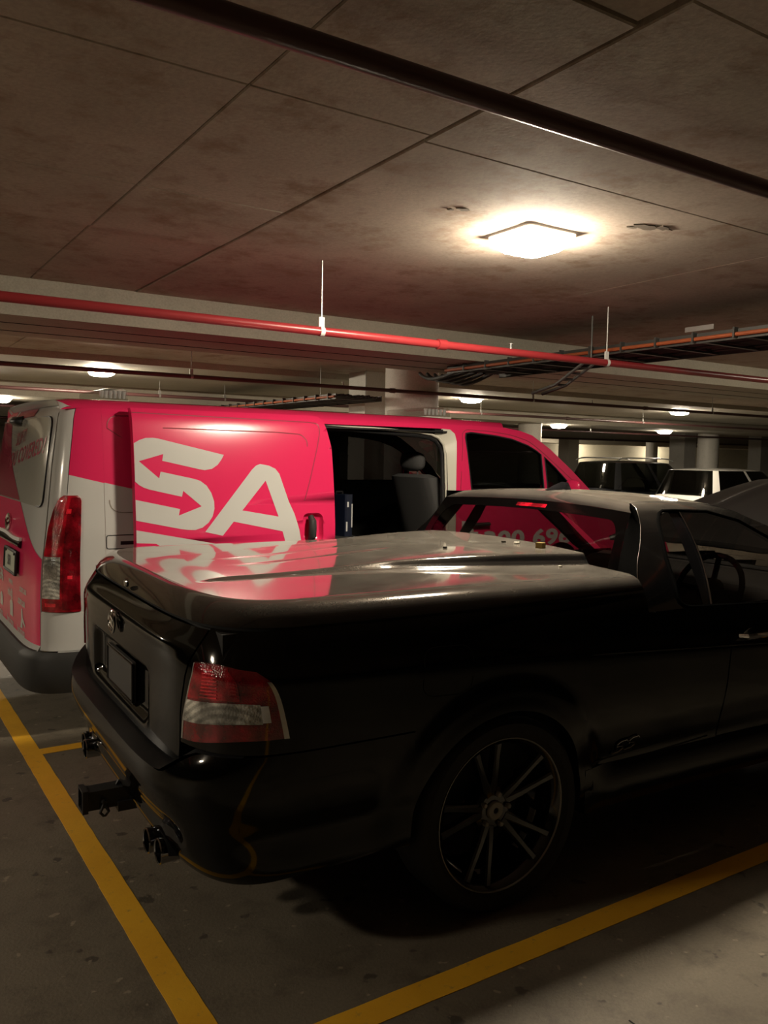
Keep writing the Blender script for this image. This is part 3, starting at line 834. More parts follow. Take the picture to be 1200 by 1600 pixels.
# fuel flap line and script badge, viewer's side
def uline(name, pts, w, m, parent, off=.0012):
    P = [u_skin(u_px(x), z, off) for x, z in pts]
    mb = MB(); mb.ribbon(P, w, (0, -1, 0)); return obj(name, mb, m, parent, smooth=0)
fl = round_poly([(-.325, .805), (-.130, .795), (-.118, .955), (-.315, .960)], .05, 6)
uline('fuel_flap_gap', fl + fl[:1], .0032, M['gap'], ute)
uline('swage_line', [(.44 + .07*i, .40 + .0035*i) for i in range(11)], .006, M['gap'], ute)
uline('swage_line', [(.47 + .07*i, .436 + .0035*i) for i in range(11)], .004, M['gap'], ute)
mp = lambda u, v: u_skin(u_px(.565 + u + v*.55), .452 + v + u*.10, .004)
obj('script_badge', text_mb('SS', .070, mp, .0025, .25, spacing=.92), M['gap'], ute, smooth=0)
mb = MB()
for k in range(2):
    S = [(.050, .036), (.040, .046), (.018, .046), (.008, .036), (.014, .026), (.036, .022), (.044, .012), (.034, .002), (.010, .002), (.0, .010)]
    pts = [mp(k*.046*1.35 + a*1.35, b) for a, b in S]
    mb.tube([(x, y - .002, z) for x, y, z in pts], .0022, 5)
obj('script_badge_edge', mb, M['dark_chrome'], ute)
# tow hitch
mb = MB()
for a, b, c, d in ((-.035,.035,.026,.035), (-.035,.035,-.035,-.026), (-.035,-.026,-.026,.026), (.026,.035,-.026,.026)):
    mb.box((-1.175, a, .292 + c), (-.98, b, .292 + d))
hitch = obj('tow_receiver', mb, M['trim_black'], ute, smooth=0)
obj('receiver_collar', MB().box((-1.185, -.042, .250), (-1.165, .042, .258)).box((-1.185, -.042, .326), (-1.165, .042, .334)).box((-1.185, -.042, .258), (-1.165, -.034, .326)).box((-1.185, .034, .258), (-1.165, .042, .326)), M['trim_black'], hitch, smooth=0)
mb = MB().tube([(-1.11, -.055, .285), (-1.11, .055, .285)], .009, 8).tube([(-1.11, -.05, .285), (-1.125, -.05, .25), (-1.11, -.05, .232), (-1.095, -.05, .25), (-1.11, -.05, .285)], .006, 6)
obj('hitch_pin', mb, M['trim_black'], hitch)
obj('hitch_bracket', MB().box((-1.06, -.048, .24), (-.99, .048, .275)), M['trim_black'], hitch, smooth=0)
obj('hitch_lug', MB().prism([(-1.06, .325), (-1.03, .325), (-1.045, .352)], -.006, .006, Matrix(((1,0,0,0),(0,0,1,0),(0,1,0,0),(0,0,0,1)))), M['trim_black'], hitch, smooth=0)
# ---------------------------------------------------------------- hard tray cover
RINGS = [(1.060, -1.012, .000), (1.083, -.996, .007), (1.107, -.970, .028), (1.119, -.953, .054), (1.1243, -.944, .077), (1.126, -.934, .095)]
LID_F = .735
def lid_pt(p, k, z_only=False):
    z, xr, ins = RINGS[k]
    w = .893 - ins
    x, y = U_CON.point(p, xr, w)
    return x, y, z
def lid_z(x, y):
    b = min(1, abs(y)/.798)
    base = 1.126 + .018 * (1 - b*b) * sstep(-.98, .1, x)
    hw = lerp_tab([(-.75, .36), (-.1, .385), (.70, .585)], x)
    up = .011 * sstep(-.88, -.74, x) + .041 * sstep(-.62, .55, x)
    a = abs(y)
    s = 1 - sstep(hw - .028, hw + .014, a)
    base += up * s * (1 - .15*(a/hw)**2 if a < hw else 1)
    # two shallow pressed grooves on the raised middle
    base -= .0035 * sstep(-.70, -.45, x) * (1 - sstep(-.1, .25, x)) * math.exp(-((a - .10) / .014) ** 2)
    return base
PMAX = u_px(LID_F)
NP = 220
ps = [PMAX * (2*i/NP - 1) for i in range(NP + 1)]
mb = MB()
vs = [lid_pt(p, k) for k in range(6) for p in ps]
n1 = NP + 1
mb.add(vs, [(k*n1+i, k*n1+i+1, (k+1)*n1+i+1, (k+1)*n1+i) for k in range(5) for i in range(NP)])
# top: rows across the tray joining the inner ring
half = [p for p in ps if p >= .50]
NY = 110
rows = []
for p in half:
    x, y, z = lid_pt(p, 5)
    w = abs(y)
    row = []
    hw = min(w - .05, lerp_tab([(-.75, .36), (-.1, .385), (.70, .585)], x))
    kn = [(0, -w), (18, -hw - .020), (32, -hw + .034), (NY/2, 0)]
    for j in range(NY + 1):
        yy = lerp_tab(kn, j) if j <= NY/2 else -lerp_tab(kn, NY - j)
        row.append((x, yy, lid_z(x, yy)))
    rows.append(row)
vs = [q for r in rows for q in r]; k1 = NY + 1
mb.add(vs, [(i*k1+j, i*k1+j+1, (i+1)*k1+j+1, (i+1)*k1+j) for i in range(len(rows)-1) for j in range(NY)])
cen = [lid_pt(p, 5) for p in ps if abs(p) <= half[0] + 1e-6][::-1]
yy = [-abs(lid_pt(half[0], 5)[1]) + 2*abs(lid_pt(half[0], 5)[1])*j/NY for j in range(NY+1)]
r0 = rows[0]
vs = r0 + [(U_CON.xc - (U_CON.xc + .932) * max(0, 1 - min(1, abs(y)/.798)**5)**.2, y, 1.126) for (_, y, _) in r0]
mb.add(vs, [(j, j+1, k1+j+1, k1+j) for j in range(NY)])
# front edge
fr = rows[-1]
mb.add(fr + [(a + .004, b, 1.06) for a, b, c in fr], [(j, j+1, k1+j+1, k1+j) for j in range(NY)])
lid = obj('tray_cover', mb, M['dusty'], ute, smooth=50)
# fine edge strip where the lid meets the body
P = [u_skin(p, 1.056, -.003) for p in ps]
obj('cover_gap', MB().ribbon(P, .010, (0, 0, 1)) if False else MB().add([q for a in P for q in ((a[0], a[1], 1.051), (a[0], a[1], 1.0615))], [(2*i, 2*i+1, 2*i+3, 2*i+2) for i in range(NP)]), M['gap'], ute, smooth=0)
# tub below the lid, and the rest of the under-body
mb = MB().box((-.95, -.84, .45), (.74, .84, 1.045))
obj('tray_tub', mb, M['dark'], ute, smooth=0)
mb = MB().box((-.80, -.50, .20), (3.6, .50, .46)).box((.40, -.86, .24), (2.6, .86, .40))
obj('underbody', mb, M['dark'], ute, smooth=0)
# ---------------------------------------------------------------- cab
def roof_edge(x): return smooth_tab([(.962, 1.389), (1.05, 1.3945), (1.15, 1.3945), (1.38, 1.385), (1.55, 1.352), (1.735, 1.282), (1.93, 1.176), (2.12, 1.07), (2.29, .975)], x)
def roof(u, v):
    b = 2*v - 1
    xr = .962 + .045 * (1 - b*b); x1 = 1.58 + .16 * (1 - b*b)
    x = xr + (x1 - xr) * u
    ze = roof_edge(.962 + (1.58 - .962) * u)
    ye = u_green(min(1.395, ze)) + .001
    return (x, -ye * b, ze + .026 * (1 - b**2) * (1 - .2*u))
obj('roof', MB().grid(roof, 26, 40), M['dusty'], ute, smooth=60)
def wind(u, v):
    b = 2*v - 1
    x0 = 1.58 + .16*(1 - b*b); x1 = 2.29 + .20*(1 - b*b)
    z0 = roof(1, v)[2]; y0 = roof(1, v)[1]
    return (x0 + (x1-x0)*u, y0 + (-b*.86 - y0)*u, z0 + (.985 - z0)*u + .02*math.sin(PI*u))
obj('windscreen', MB().grid(wind, 10, 20), M['tint'], ute, smooth=60)
# rear window between the pillars, deep black frit at its edge
def rw(u, v):
    b = 2*u - 1
    yb, yt = .745, .668
    hw = yb + (yt - yb) * v
    xb = .735 - .02*(1 - b*b); xt = .893 + .06*(1 - b*b)
    x = xb + (xt - xb) * v - .012*math.sin(PI*v)
    z = 1.04 + (1.352 + .018*(1 - b*b) - 1.04) * v
    return (x, -b*hw, z)
obj('rear_window', MB().grid(rw, 30, 12), M['tint'], ute, smooth=60)
def strip(u0, u1, v0, v1, o): return lambda u, v: (lambda q: (q[0] - o, q[1], q[2]))(rw(u0 + (u1-u0)*u, v0 + (v1-v0)*v))
mb = MB()
hole = [(.052, .0), (1.348, .0)] + [(1.348 - .075*(1 - math.cos(t*PI/12)), .195 + .075*math.sin(t*PI/12)) for t in range(7)] + [(.052 + .075*(1 - math.sin(t*PI/12)), .195 + .075*math.cos(t*PI/12)) for t in range(7)]
hole = [(.052, .004), (1.348, .004)] + hole[2:]
mb = sheet([(0, 0), (1.4, 0), (1.4, .31), (0, .31)], [hole], lambda a, b: (lambda q: (q[0] - .0022, q[1], q[2]))(rw(a/1.4, b/.31)), [.05, .1, .15, .2, .25, .28], [.1, .3, .5, .7, .9, 1.1, 1.3])
obj('window_border', mb, M['frit'], ute, smooth=60)
f = strip(.42, .58, .905, .955, .004)
obj('high_brake_lamp', MB().grid(f, 8, 2), M['dark_red_lens'], ute, smooth=60)
for sg in (1, -1):
    # pillar faces beside the rear window
    edge = [(.72, .985), (.735, 1.06), (.785, 1.15), (.855, 1.228), (.922, 1.317), (.94, 1.355), (.962, 1.389)]
    def pf(u, v):
        z = .99 + (1.388 - .99) * v
        x = smooth_tab([(b, a) for a, b in edge], z)
        o = Vector((x, -sg*u_green(z), z))
        q = Vector(rw(0 if sg < 0 else 1, max(0, min(1, (z - 1.04) / .315)))); 
        i = Vector((q.x, -sg*abs(q.y), z))
        m = o.lerp(i, u); m.x -= .012 * math.sin(PI*u)
        return tuple(m)
    obj('pillar_face', MB().grid(pf, 8, 24), M['matt_black'], ute, smooth=60)
    obj('pillar_seam', MB().tube([pf(0, k/24) for k in range(25)], .0022, 6), M['dark_chrome'], ute)
def rh(u, v):
    a = Vector(rw(u, 1)); b = Vector(roof(0, u)); q = a.lerp(b, v); q.x -= .008*math.sin(PI*v); return tuple(q)
obj('roof_lip', MB().grid(rh, 30, 4), M['dusty'], ute, smooth=60)
# aerial fin
mb = MB()
fin = [(1.02, 0), (1.06, .020), (1.12, .040), (1.165, .038), (1.18, .0)]
for s in (0,):
    vs = []
    for a, h in fin:
        w = .026 * (1 - .5*abs((a - 1.1)/.09))
        for yy, hh in ((-w, 0), (-w*.7, h*.6), (0, h), (w*.7, h*.6), (w, 0)): vs.append((a, yy, 1.418 + hh))
    mb.add(vs, [(i*5+j, i*5+j+1, (i+1)*5+j+1, (i+1)*5+j) for i in range(4) for j in range(4)])
obj('aerial_fin', mb, M['gloss_black'], ute, smooth=60)
# bonnet standing open, hinged at the windscreen
def hood(u, v):
    b = 2*v - 1
    L = 1.45*u
    hw = .80 - .10*u
    ang = math.radians(17)
    crown = .045*(1 - b*b) + .018*math.exp(-((abs(b) - .55)/.08)**2)
    return (2.30 + L*math.cos(ang) - crown*math.sin(ang) - .12*(1-abs(b)**2)*(1-u)*0, -b*hw, 1.075 + L*math.sin(ang) + crown*math.cos(ang) - .05*u**4)
mb = MB().grid(hood, 20, 40)
mb.rim(hood, 20, 40, .03, (3.0, 0, .6))
mb.grid(lambda u, v: (lambda q: (q[0] + .01, q[1]*.97, q[2] - .035))(hood(u, v)), 8, 16)
bonnet = obj('bonnet', mb, M['bonnet'], ute, smooth=45)
obj('bonnet_stay', MB().tube([(2.55, -.70, .95), (3.05, -.70, 1.24)], .010, 8).tube([(2.55, .70, .95), (3.05, .70, 1.24)], .010, 8), M['trim_black'], ute)
obj('engine_bay', MB().box((2.62, -.62, .46), (3.7, .62, .80)).box((2.45, -.78, .46), (2.62, .78, .97)), M['dark'], ute, smooth=0)
def fb(u, v):
    b = 2*u - 1
    return (3.72 + .18*(1 - abs(b)**4), -b*.60, .25 + .55*v)
obj('front_bumper', MB().grid(fb, 20, 8), M['paint'], ute, smooth=50)
# cabin
obj('cabin_floor', MB().box((.78, -.82, .42), (2.5, .82, .50)).box((.78, -.80, .50), (.82, .80, 1.03)), M['lining'], ute, smooth=0)
obj('dashboard', MB().prism([(1.98, .60), (2.5, .60), (2.5, .96), (2.25, .985), (2.05, .93)], -.80, .80, Matrix(((1,0,0,0),(0,0,1,0),(0,1,0,0),(0,0,0,1)))), M['lining'], ute, smooth=0)
for sy in (-.38, .38):
    mb = MB()
    def sb(u, v):
        a = 2*PI*u
        w, d = .25*(1 - .18*v*v), .065*(1 - .3*v)
        c, s = math.cos(a), math.sin(a)
        e = (abs(c)**4 + abs(s)**4)**(-.25)
        return (1.24 - .16*v + d*e*s, sy + w*e*c, .60 + .40*v)
    mb.grid(sb, 24, 10)
    top = [sb(i/24, 1) for i in range(24)]
    mb.add(top, [tuple(range(24))])
    mb.box((1.18, sy - .25, .50), (1.72, sy + .25, .66))
    seat = obj('seat', mb, M['lining'], ute, smooth=50)
    mb = MB()
    def hr(u, v):
        a, b = 2*PI*u, PI*(v - .5)
        c, s = math.cos(a)*math.cos(b), math.sin(a)*math.cos(b)
        return (1.06 + .045*s, sy + .125*math.copysign(abs(c)**.6, c), 1.075 + .068*math.copysign(abs(math.sin(b))**.6, math.sin(b)))
    mb.grid(hr, 20, 12)
    mb.tube([(1.07, sy - .06, .99), (1.065, sy - .06, 1.06)], .006, 6).tube([(1.07, sy + .06, .99), (1.065, sy + .06, 1.06)], .006, 6)
    obj('headrest', mb, M['lining'], seat, smooth=60)
mb = MB()
Ms = Matrix.Translation((1.78, -.38, .93)) @ Matrix.Rotation(math.radians(-65), 4, 'Y')
ring = [Ms @ Vector((.185*math.cos(2*PI*k/32), .185*math.sin(2*PI*k/32), 0)) for k in range(33)]
mb.tube(ring, .015, 8, caps=False)
for a in (0, PI, -PI/2): mb.tube([Ms @ Vector((.04*math.cos(a + PI/2), .04*math.sin(a + PI/2), -.02)), Ms @ Vector((.18*math.cos(a + PI/2), .18*math.sin(a + PI/2), 0))], .014, 6)
mb.lathe([(0, .01), (.06, .005), (.07, -.03)], 16, Ms)
obj('steering_wheel', mb, M['gloss_black'], ute)
obj('rear_view_mirror', MB().box((1.70, -.12, 1.285), (1.72, .12, 1.335)), M['gloss_black'], ute, smooth=0)
# door mirrors
for sg in (1, -1):
    def mf(u, v):
        a, b = 2*PI*u, PI*(v - .5)
        return (2.10 + .05*math.cos(b)*math.sin(a), -sg*(1.02 + .11*math.cos(b)*math.cos(a)), .955 + .065*math.sin(b))
    obj('door_mirror', MB().grid(mf, 18, 10).tube([(2.10, -sg*.88, .94), (2.10, -sg*.98, .945)], .03, 8), M['paint'], ute, smooth=60)
# ---------------------------------------------------------------- wheels
def make_wheel(parent, R=.342, rim=.268, wd=.235, nsp=5, m_spoke='wheel_black'):
    """axis along y, outer face towards -y"""
    Mw = Matrix.Rotation(PI/2, 4, 'X')     # local z -> -y
    w = obj('wheel', MB().lathe([(rim - .040, -wd/2), (rim - .028, -.06), (rim - .030, .05), (rim - .016, .085), (rim - .004, .094), (rim + .001, .098)], 56, Mw), M['wheel_black'], parent)
    prof = [(rim - .004, -wd/2), (rim + .02, -wd/2 - .004), (R - .020, -wd/2 + .004), (R - .006, -wd/2 + .022), (R, -wd/2 + .045), (R, wd/2 - .045), (R - .006, wd/2 - .022), (R - .020, wd/2 - .006), (rim + .022, wd/2 - .004), (rim + .004, .098), (rim, .094)]
    mb = MB().lathe(prof, 56, Mw)
    for k in range(4):
        rr = R + .0002
        zz = -.066 + k*.044
    obj('tyre', mb, M['rubber'], w, smooth=40)
    obj('rim_edge', MB().lathe([(rim - .0035, .0955), (rim - .001, .0998), (rim + .0018, .0995)], 64, Mw), M['rim_edge'], w)
    sp = None
    for k in range(nsp):
        for dd in (-.16, .16):
            a = 2*PI*k/nsp + PI/2 + .25 + dd
            ca, sa = math.cos(a), math.sin(a)
            mb = MB(); vs = []
            for r, hw, top, dep in ((.055, .018, .052, .030), (.12, .014, .066, .034), (.20, .012, .078, .034), (rim - .018, .015, .088, .030)):
                tw = .25 * dd * (r - .055)
                for s, h in ((-1, top - dep), (-1, top - .006), (-.55, top), (.55, top), (1, top - .006), (1, top - dep)):
                    px, py = r*ca - (s*hw + tw)*sa, r*sa + (s*hw + tw)*ca
                    vs.append(Mw @ Vector((px, py, h)))
            mb.add(vs, [(i*6+j, i*6+(j+1) % 6, (i+1)*6+(j+1) % 6, (i+1)*6+j) for i in range(3) for j in range(6)])
            obj('spoke', mb, M[m_spoke], w, smooth=30)
    obj('hub', MB().lathe([(0, .050), (.062, .050), (.078, .040), (.08, -.02)], 30, Mw), M['wheel_black'], w)
    obj('centre_cap', MB().lathe([(.010, .058), (.012, .062), (.030, .061), (.034, .056), (.034, .05)], 28, Mw), M['grey_cap'], w)
    obj('cap_centre', MB().lathe([(0, .0605), (.009, .0605), (.011, .057)], 16, Mw), M['gap'], w)
    for k in range(5):
        a = 2*PI*k/5 + PI/2 - .2
        obj('lug_nut', MB().lathe([(0, .066), (.007, .066), (.010, .062), (.010, .045)], 6, Mw @ Matrix.Translation((.057*math.cos(a), .057*math.sin(a), 0))), M['grey_cap'], w, smooth=0)
    obj('brake_disc', MB().lathe([(.08, -.030), (.168, -.030), (.168, -.055)], 40, Mw), M['dark'], w)
    mb = MB()
    for i in range(13):
        pass
    obj('brake_caliper', MB().lathe([(.10, -.01), (.175, -.008), (.19, -.03), (.19, -.06)], 10, Mw, 2.3, 3.3), M['dark'], w)
    for a0, a1, h in ((4.42, 4.60, .03), (5.35, 5.62, .005), (5.78, 6.03, .005)):
        obj('balance_weight', MB().lathe([(rim - .041, h - .016), (rim - .045, h - .014), (rim - .045, h + .014), (rim - .041, h + .016)], 6, Mw, a0, a1), M['weight'], w)
    return w
w0 = make_wheel(ute); w0.location = (HUBS[0], -.838, HUB_Z)
for x, sy in ((HUBS[1], -1), (HUBS[0], 1), (HUBS[1], 1)):
    c = copy_tree(w0, ute); c.location = (x, sy*.838, HUB_Z)
    c.rotation_euler = (0, 0, 0 if sy < 0 else PI)
# outlines of the lettering on the open sliding door, (x, z) in metres
D_S = [(-0.57, 1.615), (-0.534, 1.633), (-0.499, 1.645), (-0.459, 1.647), (-0.428, 1.643), (-0.051, 1.56), (-0.065, 1.535), (-0.09, 1.503), (-0.125, 1.48), (-0.168, 1.472), (-0.201, 1.477), (-0.412, 1.522), (-0.405, 1.559), (-0.541, 1.518), (-0.432, 1.425), (-0.423, 1.462), (-0.235, 1.423), (-0.198, 1.412), (-0.161, 1.385), (-0.134, 1.344), (-0.118, 1.294), (-0.117, 1.253), (-0.13, 1.209), (-0.156, 1.174), (-0.192, 1.148), (-0.234, 1.136), (-0.276, 1.138), (-0.317, 1.144), (-0.569, 1.197), (-0.567, 1.309), (-0.319, 1.255), (-0.327, 1.219), (-0.193, 1.268), (-0.298, 1.356), (-0.306, 1.323), (-0.487, 1.364), (-0.519, 1.375), (-0.544, 1.389), (-0.568, 1.408)]
D_A = [(-0.176, 1.123), (-0.071, 1.098), (-0.003, 1.177), (0.307, 1.111), (0.334, 1.024), (0.356, 0.916), (0.465, 0.91), (0.436, 1.029), (0.419, 1.117), (0.389, 1.214), (0.354, 1.287), (0.296, 1.454), (0.271, 1.483), (0.23, 1.501), (0.174, 1.51), (0.148, 1.501), (0.121, 1.477)]
D_T = [(0.206, 1.413), (0.053, 1.24), (0.283, 1.199)]
D_L = [(-0.568, 1.145), (0.03, 1.025), (-0.101, 0.941), (-0.177, 0.817), (-0.57, 0.844)]
D_P = [(-0.57, 1.075), (-0.458, 1.068), (-0.432, 1.052), (-0.425, 1.03), (-0.425, 0.959), (-0.463, 0.961), (-0.463, 1.027), (-0.472, 1.041), (-0.55, 1.051), (-0.551, 0.966), (-0.57, 0.967)]
D_Q = [(-0.328, 1.036), (-0.281, 1.023), (-0.263, 0.95), (-0.332, 0.954)]
D_SEAM= [(-0.568, 1.78), (0.55, 1.765), (0.58, 1.751), (0.583, 1.711), (0.559, 1.612), (0.461, 1.292)]
D_INS= [(-0.398, 1.705), (0.324, 1.695), (0.452, 1.684), (0.494, 1.65)]
# ---------------------------------------------------------------- the pink van (geometry written in hall coordinates, stored from its own origin)
VO = Vector((1.2, V_YC, 0))
van = thing('van', 'bright pink and white delivery van with its side door slid open, behind the black ute', 'van', VO)
M['pink_groove_shade'] = mat('pink_panel_groove_shade', (.30,.010,.04), .5)  # deeper pink that paints the shade in grooves and steps
M['window_film'] = mat('white_window_film', (.44,.43,.38), .10, 0, Coat_Weight=.6)
M['window_film_pink'] = mat('pink_window_film', (.42,.045,.09), .12, 0, Coat_Weight=.6)
def vo(name, mb, m, parent=None, smooth=40): return obj(name, mb, M[m] if isinstance(m, str) else m, parent or van, smooth, shift=VO)
VS = lambda x, z, o=0.0: (x, 1.55 + smooth_tab(V_PROF, z) - o, z)
VF = lambda x, z, o=0.0: (x, 3.50 - smooth_tab(V_PROF, z) + o, z)
VD = lambda x, z, o=0.0: (x, 1.44 + smooth_tab(V_PROF, z) - o, z)
CUTS = [.5, .65, .8, .9, 1.0, 1.1, 1.14, 1.18, 1.22, 1.26, 1.3, 1.36, 1.42, 1.48, 1.54, 1.6, 1.64, 1.68, 1.71, 1.74, 1.76, 1.78]
VIN = (1.0, 2.5, 1.1)
XS = -.70
PS = V_CON.p_at_x(XS)
TOP = 1.80
roofline = [(2.00, 1.80), (2.20, 1.795), (2.35, 1.775), (2.46, 1.745), (2.63, 1.645), (2.85, 1.485), (3.06, 1.318)]
WIN = [(1.85, 1.345), (2.548, 1.345), (2.53, 1.602), (2.486, 1.628), (2.40, 1.668), (2.25, 1.710), (2.10, 1.730), (1.87, 1.748), (1.825, 1.740), (1.818, 1.71)]
QWIN = [(2.585, 1.350), (2.84, 1.352), (2.79, 1.405), (2.68, 1.497), (2.565, 1.585)]
open_r = [(1.692, .40), (1.700, 1.0), (1.704, 1.25), (1.728, 1.60), (1.735, 1.68), (1.725, 1.735), (1.69, 1.764), (1.62, 1.768)]
def arch_pts(cx, r=.40, n=14, z=.36): return [(cx - r*math.cos(PI*i/n), z + r*math.sin(PI*i/n)) for i in range(n + 1)]
nose = [(3.06, 1.318), (3.35, 1.10), (3.70, 1.00), (3.95, .90), (4.05, .70), (4.05, .30)]
outer = [(XS, .34)] + arch_pts(.20) + [(.68, .34), (.68, 1.768)] + [(1.62, 1.768)] + open_r[::-1][1:] + [(1.692, .34)] + arch_pts(3.35) + [(4.05, .34)] + nose[::-1][1:-1] + [(3.06, 1.318)] + roofline[::-1][1:] + [(XS, TOP)]
side_mb = sheet(outer, [WIN, QWIN], VS, CUTS, [.2, 1.2, 2.2, 3.0, 3.5])
body = vo('side_panel', side_mb, 'pink')
farouter = [(XS, .34)] + arch_pts(.20) + arch_pts(3.35) + [(4.05, .34)] + nose[::-1][1:-1] + [(3.06, 1.318)] + roofline[::-1][1:] + [(XS, TOP)]
vo('side_panel', sheet(farouter, [WIN, QWIN], VF, CUTS, [.2, 1.2, 2.2, 3.0, 3.5]), 'pink')
for fn, lab in ((VS, 0), (VF, 1)):
    vo('window', sheet(WIN, [], lambda x, z: fn(x, z, -.008), CUTS), 'dark_tint' if lab == 0 else 'privacy')
    vo('quarter_window', sheet(QWIN, [], lambda x, z: fn(x, z, -.008), CUTS), 'dark_tint' if lab == 0 else 'tint')
    vo('window_seal', MB().tube([fn(a, b, .001) for a, b in WIN + WIN[:1]], .006, 6), 'trim_black')
    vo('window_seal', MB().tube([fn(a, b, .001) for a, b in QWIN + QWIN[:1]], .005, 6), 'trim_black')
# rear quarter: white lower vinyl with its sloping edge, and the rounded corner
slope = lambda x: 1.436 - .2258 * (x + .868)
wl = [(XS, .36)] + [(.20 - .40*math.cos(PI*i/14), .36 + .40*math.sin(PI*i/14)) for i in range(15)] + [(.66, .36), (.66, slope(.66)), (XS, slope(XS))]
vo('white_lower_panel', sheet([(XS, .50), (-.18, .50), (-.12, .60), (.20, .80), (.55, .80), (.55, slope(.55)), (XS, slope(XS))], [], lambda x, z: VS(x, z, .0015), CUTS), 'van_white', body)
P1 = .992
def px_(p): return V_CON.xc + (p - V_CON.L)
for m, za, zb in (('pink', lambda p: slope(v_skin(p, 1.4)[0]), lambda p: TOP), ('van_white', lambda p: .34, lambda p: slope(v_skin(p, 1.4)[0]))):
    def f(u, v):
        p = P1 + (PS - P1) * u
        z = za(p) + (zb(p) - za(p)) * v
        pe = v_p_at(XS, z)
        return v_skin(P1 + (pe - P1) * u, z)
    vo('corner_panel', MB().grid(f, 14, 24), m, body)
    def f2(u, v):
        p = -(P1 + (PS - P1) * u); z = .34 + (TOP - .34) * v
        return v_skin(p, z)
vo('corner_panel', MB().grid(f2, 14, 24), 'pink')
# edge shade of the pressed quarter panel painted as flat strips, part hidden by the open door
rp = round_poly([(-.675, 1.235), (-.05, 1.235), (-.05, 1.765), (-.675, 1.765)], .07, 5)
up_ = [q for q in rp if q[1] > slope(q[0]) + .01]; lo_ = [q for q in rp if q[1] <= slope(q[0]) + .01]
vo('pressed_edge_shade', MB().ribbon([VS(a, b, .0025) for a, b in sorted(up_, key=lambda q: (-math.atan2(q[1]-1.5, q[0]+.36)) % (2*PI) if False else math.atan2(q[1]-1.5, q[0]+.36) % (2*PI))], .005, (0, -1, 0)), 'pink_groove_shade', body, 0)
vo('pressed_edge_shade', MB().ribbon([VS(a, b, .0035) for a, b in sorted(lo_, key=lambda q: math.atan2(q[1]-1.5, q[0]+.36) % (2*PI))], .005, (0, -1, 0)), 'amber_lens', body, 0)
fl = round_poly([(-.695, 1.038), (-.42, 1.038), (-.42, 1.112), (-.695, 1.112)], .012, 3)
vo('fuel_flap_gap', MB().ribbon([VS(a, b, .0035) for a, b in fl + fl[:1]], .004, (0, -1, 0)), 'gap', body, 0)
vo('door_rail', MB().box((-.62, 1.548, 1.058), (.55, 1.566, 1.078)), 'trim_black', body, 0)
# tail corner pillars, hatch, tail lamps, bumper
for sg in (1, -1):
    def f(u, v): return v_skin(sg * (.885 + (.988 - .885) * u), .50 + (1.80 - .50) * v)
    vo('corner_pillar', MB().grid(f, 8, 24).rim(f, 8, 24, .01, VIN), 'van_white')
    def f(u, v): return v_skin(sg * (.880 + (1.10 - .880) * u), .495 + (.703 - .495) * v, .004)
    vo('bumper_corner', MB().grid(f, 14, 8).rim(f, 14, 8, .012, VIN), 'van_white')
    LE = [(.70, .890), (1.0, .893), (1.15, .902), (1.25, .925), (1.30, .945), (1.318, .958), (1.33, .975)]
    RE = [(.70, 1.083), (.712, 1.088), (1.30, 1.066), (1.318, 1.060), (1.33, 1.045)]
    def tl(u, v, o=.008):
        z = .708 + (1.33 - .708) * v
        a = lerp_tab(LE, z); b = lerp_tab(RE, z)
        return v_skin(sg * (a + (b - a) * u), z, o + .006*math.sin(PI*u))
    sub = lambda u0, u1, v0, v1, o: (lambda u, v: tl(u0 + (u1-u0)*u, v0 + (v1-v0)*v, o))
    tlo = vo('tail_lamp', MB().grid(tl, 16, 40).rim(tl, 16, 40, .022, VIN), 'red_lens')
    f = sub(.02, .50, .115, .475, .0105); vo('clear_lens', MB().grid(f, 8, 14).rim(f, 8, 14, .004, VIN), 'clear_lens', tlo)
    f = sub(.06, .44, .285, .40, .013); vo('clear_lens', MB().grid(f, 8, 8).rim(f, 8, 8, .004, VIN), 'amber_lens', tlo)
    f = sub(.56, .98, .02, .98, .0095); vo('dark_lens', MB().grid(f, 8, 26).rim(f, 8, 26, .003, VIN), 'dark_red_lens', tlo)
    f = sub(.50, .66, .845, .885, .0125); vo('reflector', MB().grid(f, 6, 6).rim(f, 6, 6, .004, VIN), 'bright_red', tlo)
    f = sub(.68, .80, .285, .315, .0125); vo('reflector', MB().grid(f, 6, 6).rim(f, 6, 6, .004, VIN), 'bright_red', tlo)
    f = sub(.12, .40, .045, .075, .0105); vo('reflector', MB().grid(f, 6, 4).rim(f, 6, 4, .004, VIN), 'bright_red', tlo)
def hf(u, v): return v_skin((2*u - 1)*.876, .475 + (1.815 - .475)*v)
hatch = vo('rear_hatch', MB().grid(hf, 40, 30).rim(hf, 40, 30, .02, VIN), 'van_white')
HZ = [.5, .6, .7, .8, .9, 1.0, 1.1, 1.2, 1.3, 1.4, 1.5, 1.6, 1.7, 1.75]
HP = [-.75, -.6, -.45, -.3, -.15, 0, .15, .3, .45, .6, .68, .75, .8, .84]
hm = lambda o: (lambda p, z: v_skin(p, z, o))
pinkpoly = [(-.872, .478), (.872, .478), (.872, .985), (.75, 1.045), (.40, 1.213), (-.058, 1.438), (-.20, 1.53), (-.32, 1.66), (-.40, 1.812), (-.872, 1.812)]
vo('pink_wrap', sheet(pinkpoly, [], hm(.002), HZ, HP), 'pink', hatch)
gw = round_poly([(-.83, 1.262), (.832, 1.262), (.838, 1.752), (-.835, 1.752)], .05, 4)
rwn = vo('rear_window', sheet(gw, [], hm(.004), HZ, HP), 'window_film', hatch)
pk2 = [(-.78, 1.27), (.29, 1.27), (-.058, 1.438), (-.20, 1.53), (-.32, 1.66), (-.385, 1.745), (-.78, 1.745)]
vo('pink_film', sheet(pk2, [], hm(.0055), HZ, HP), 'window_film_pink', rwn)
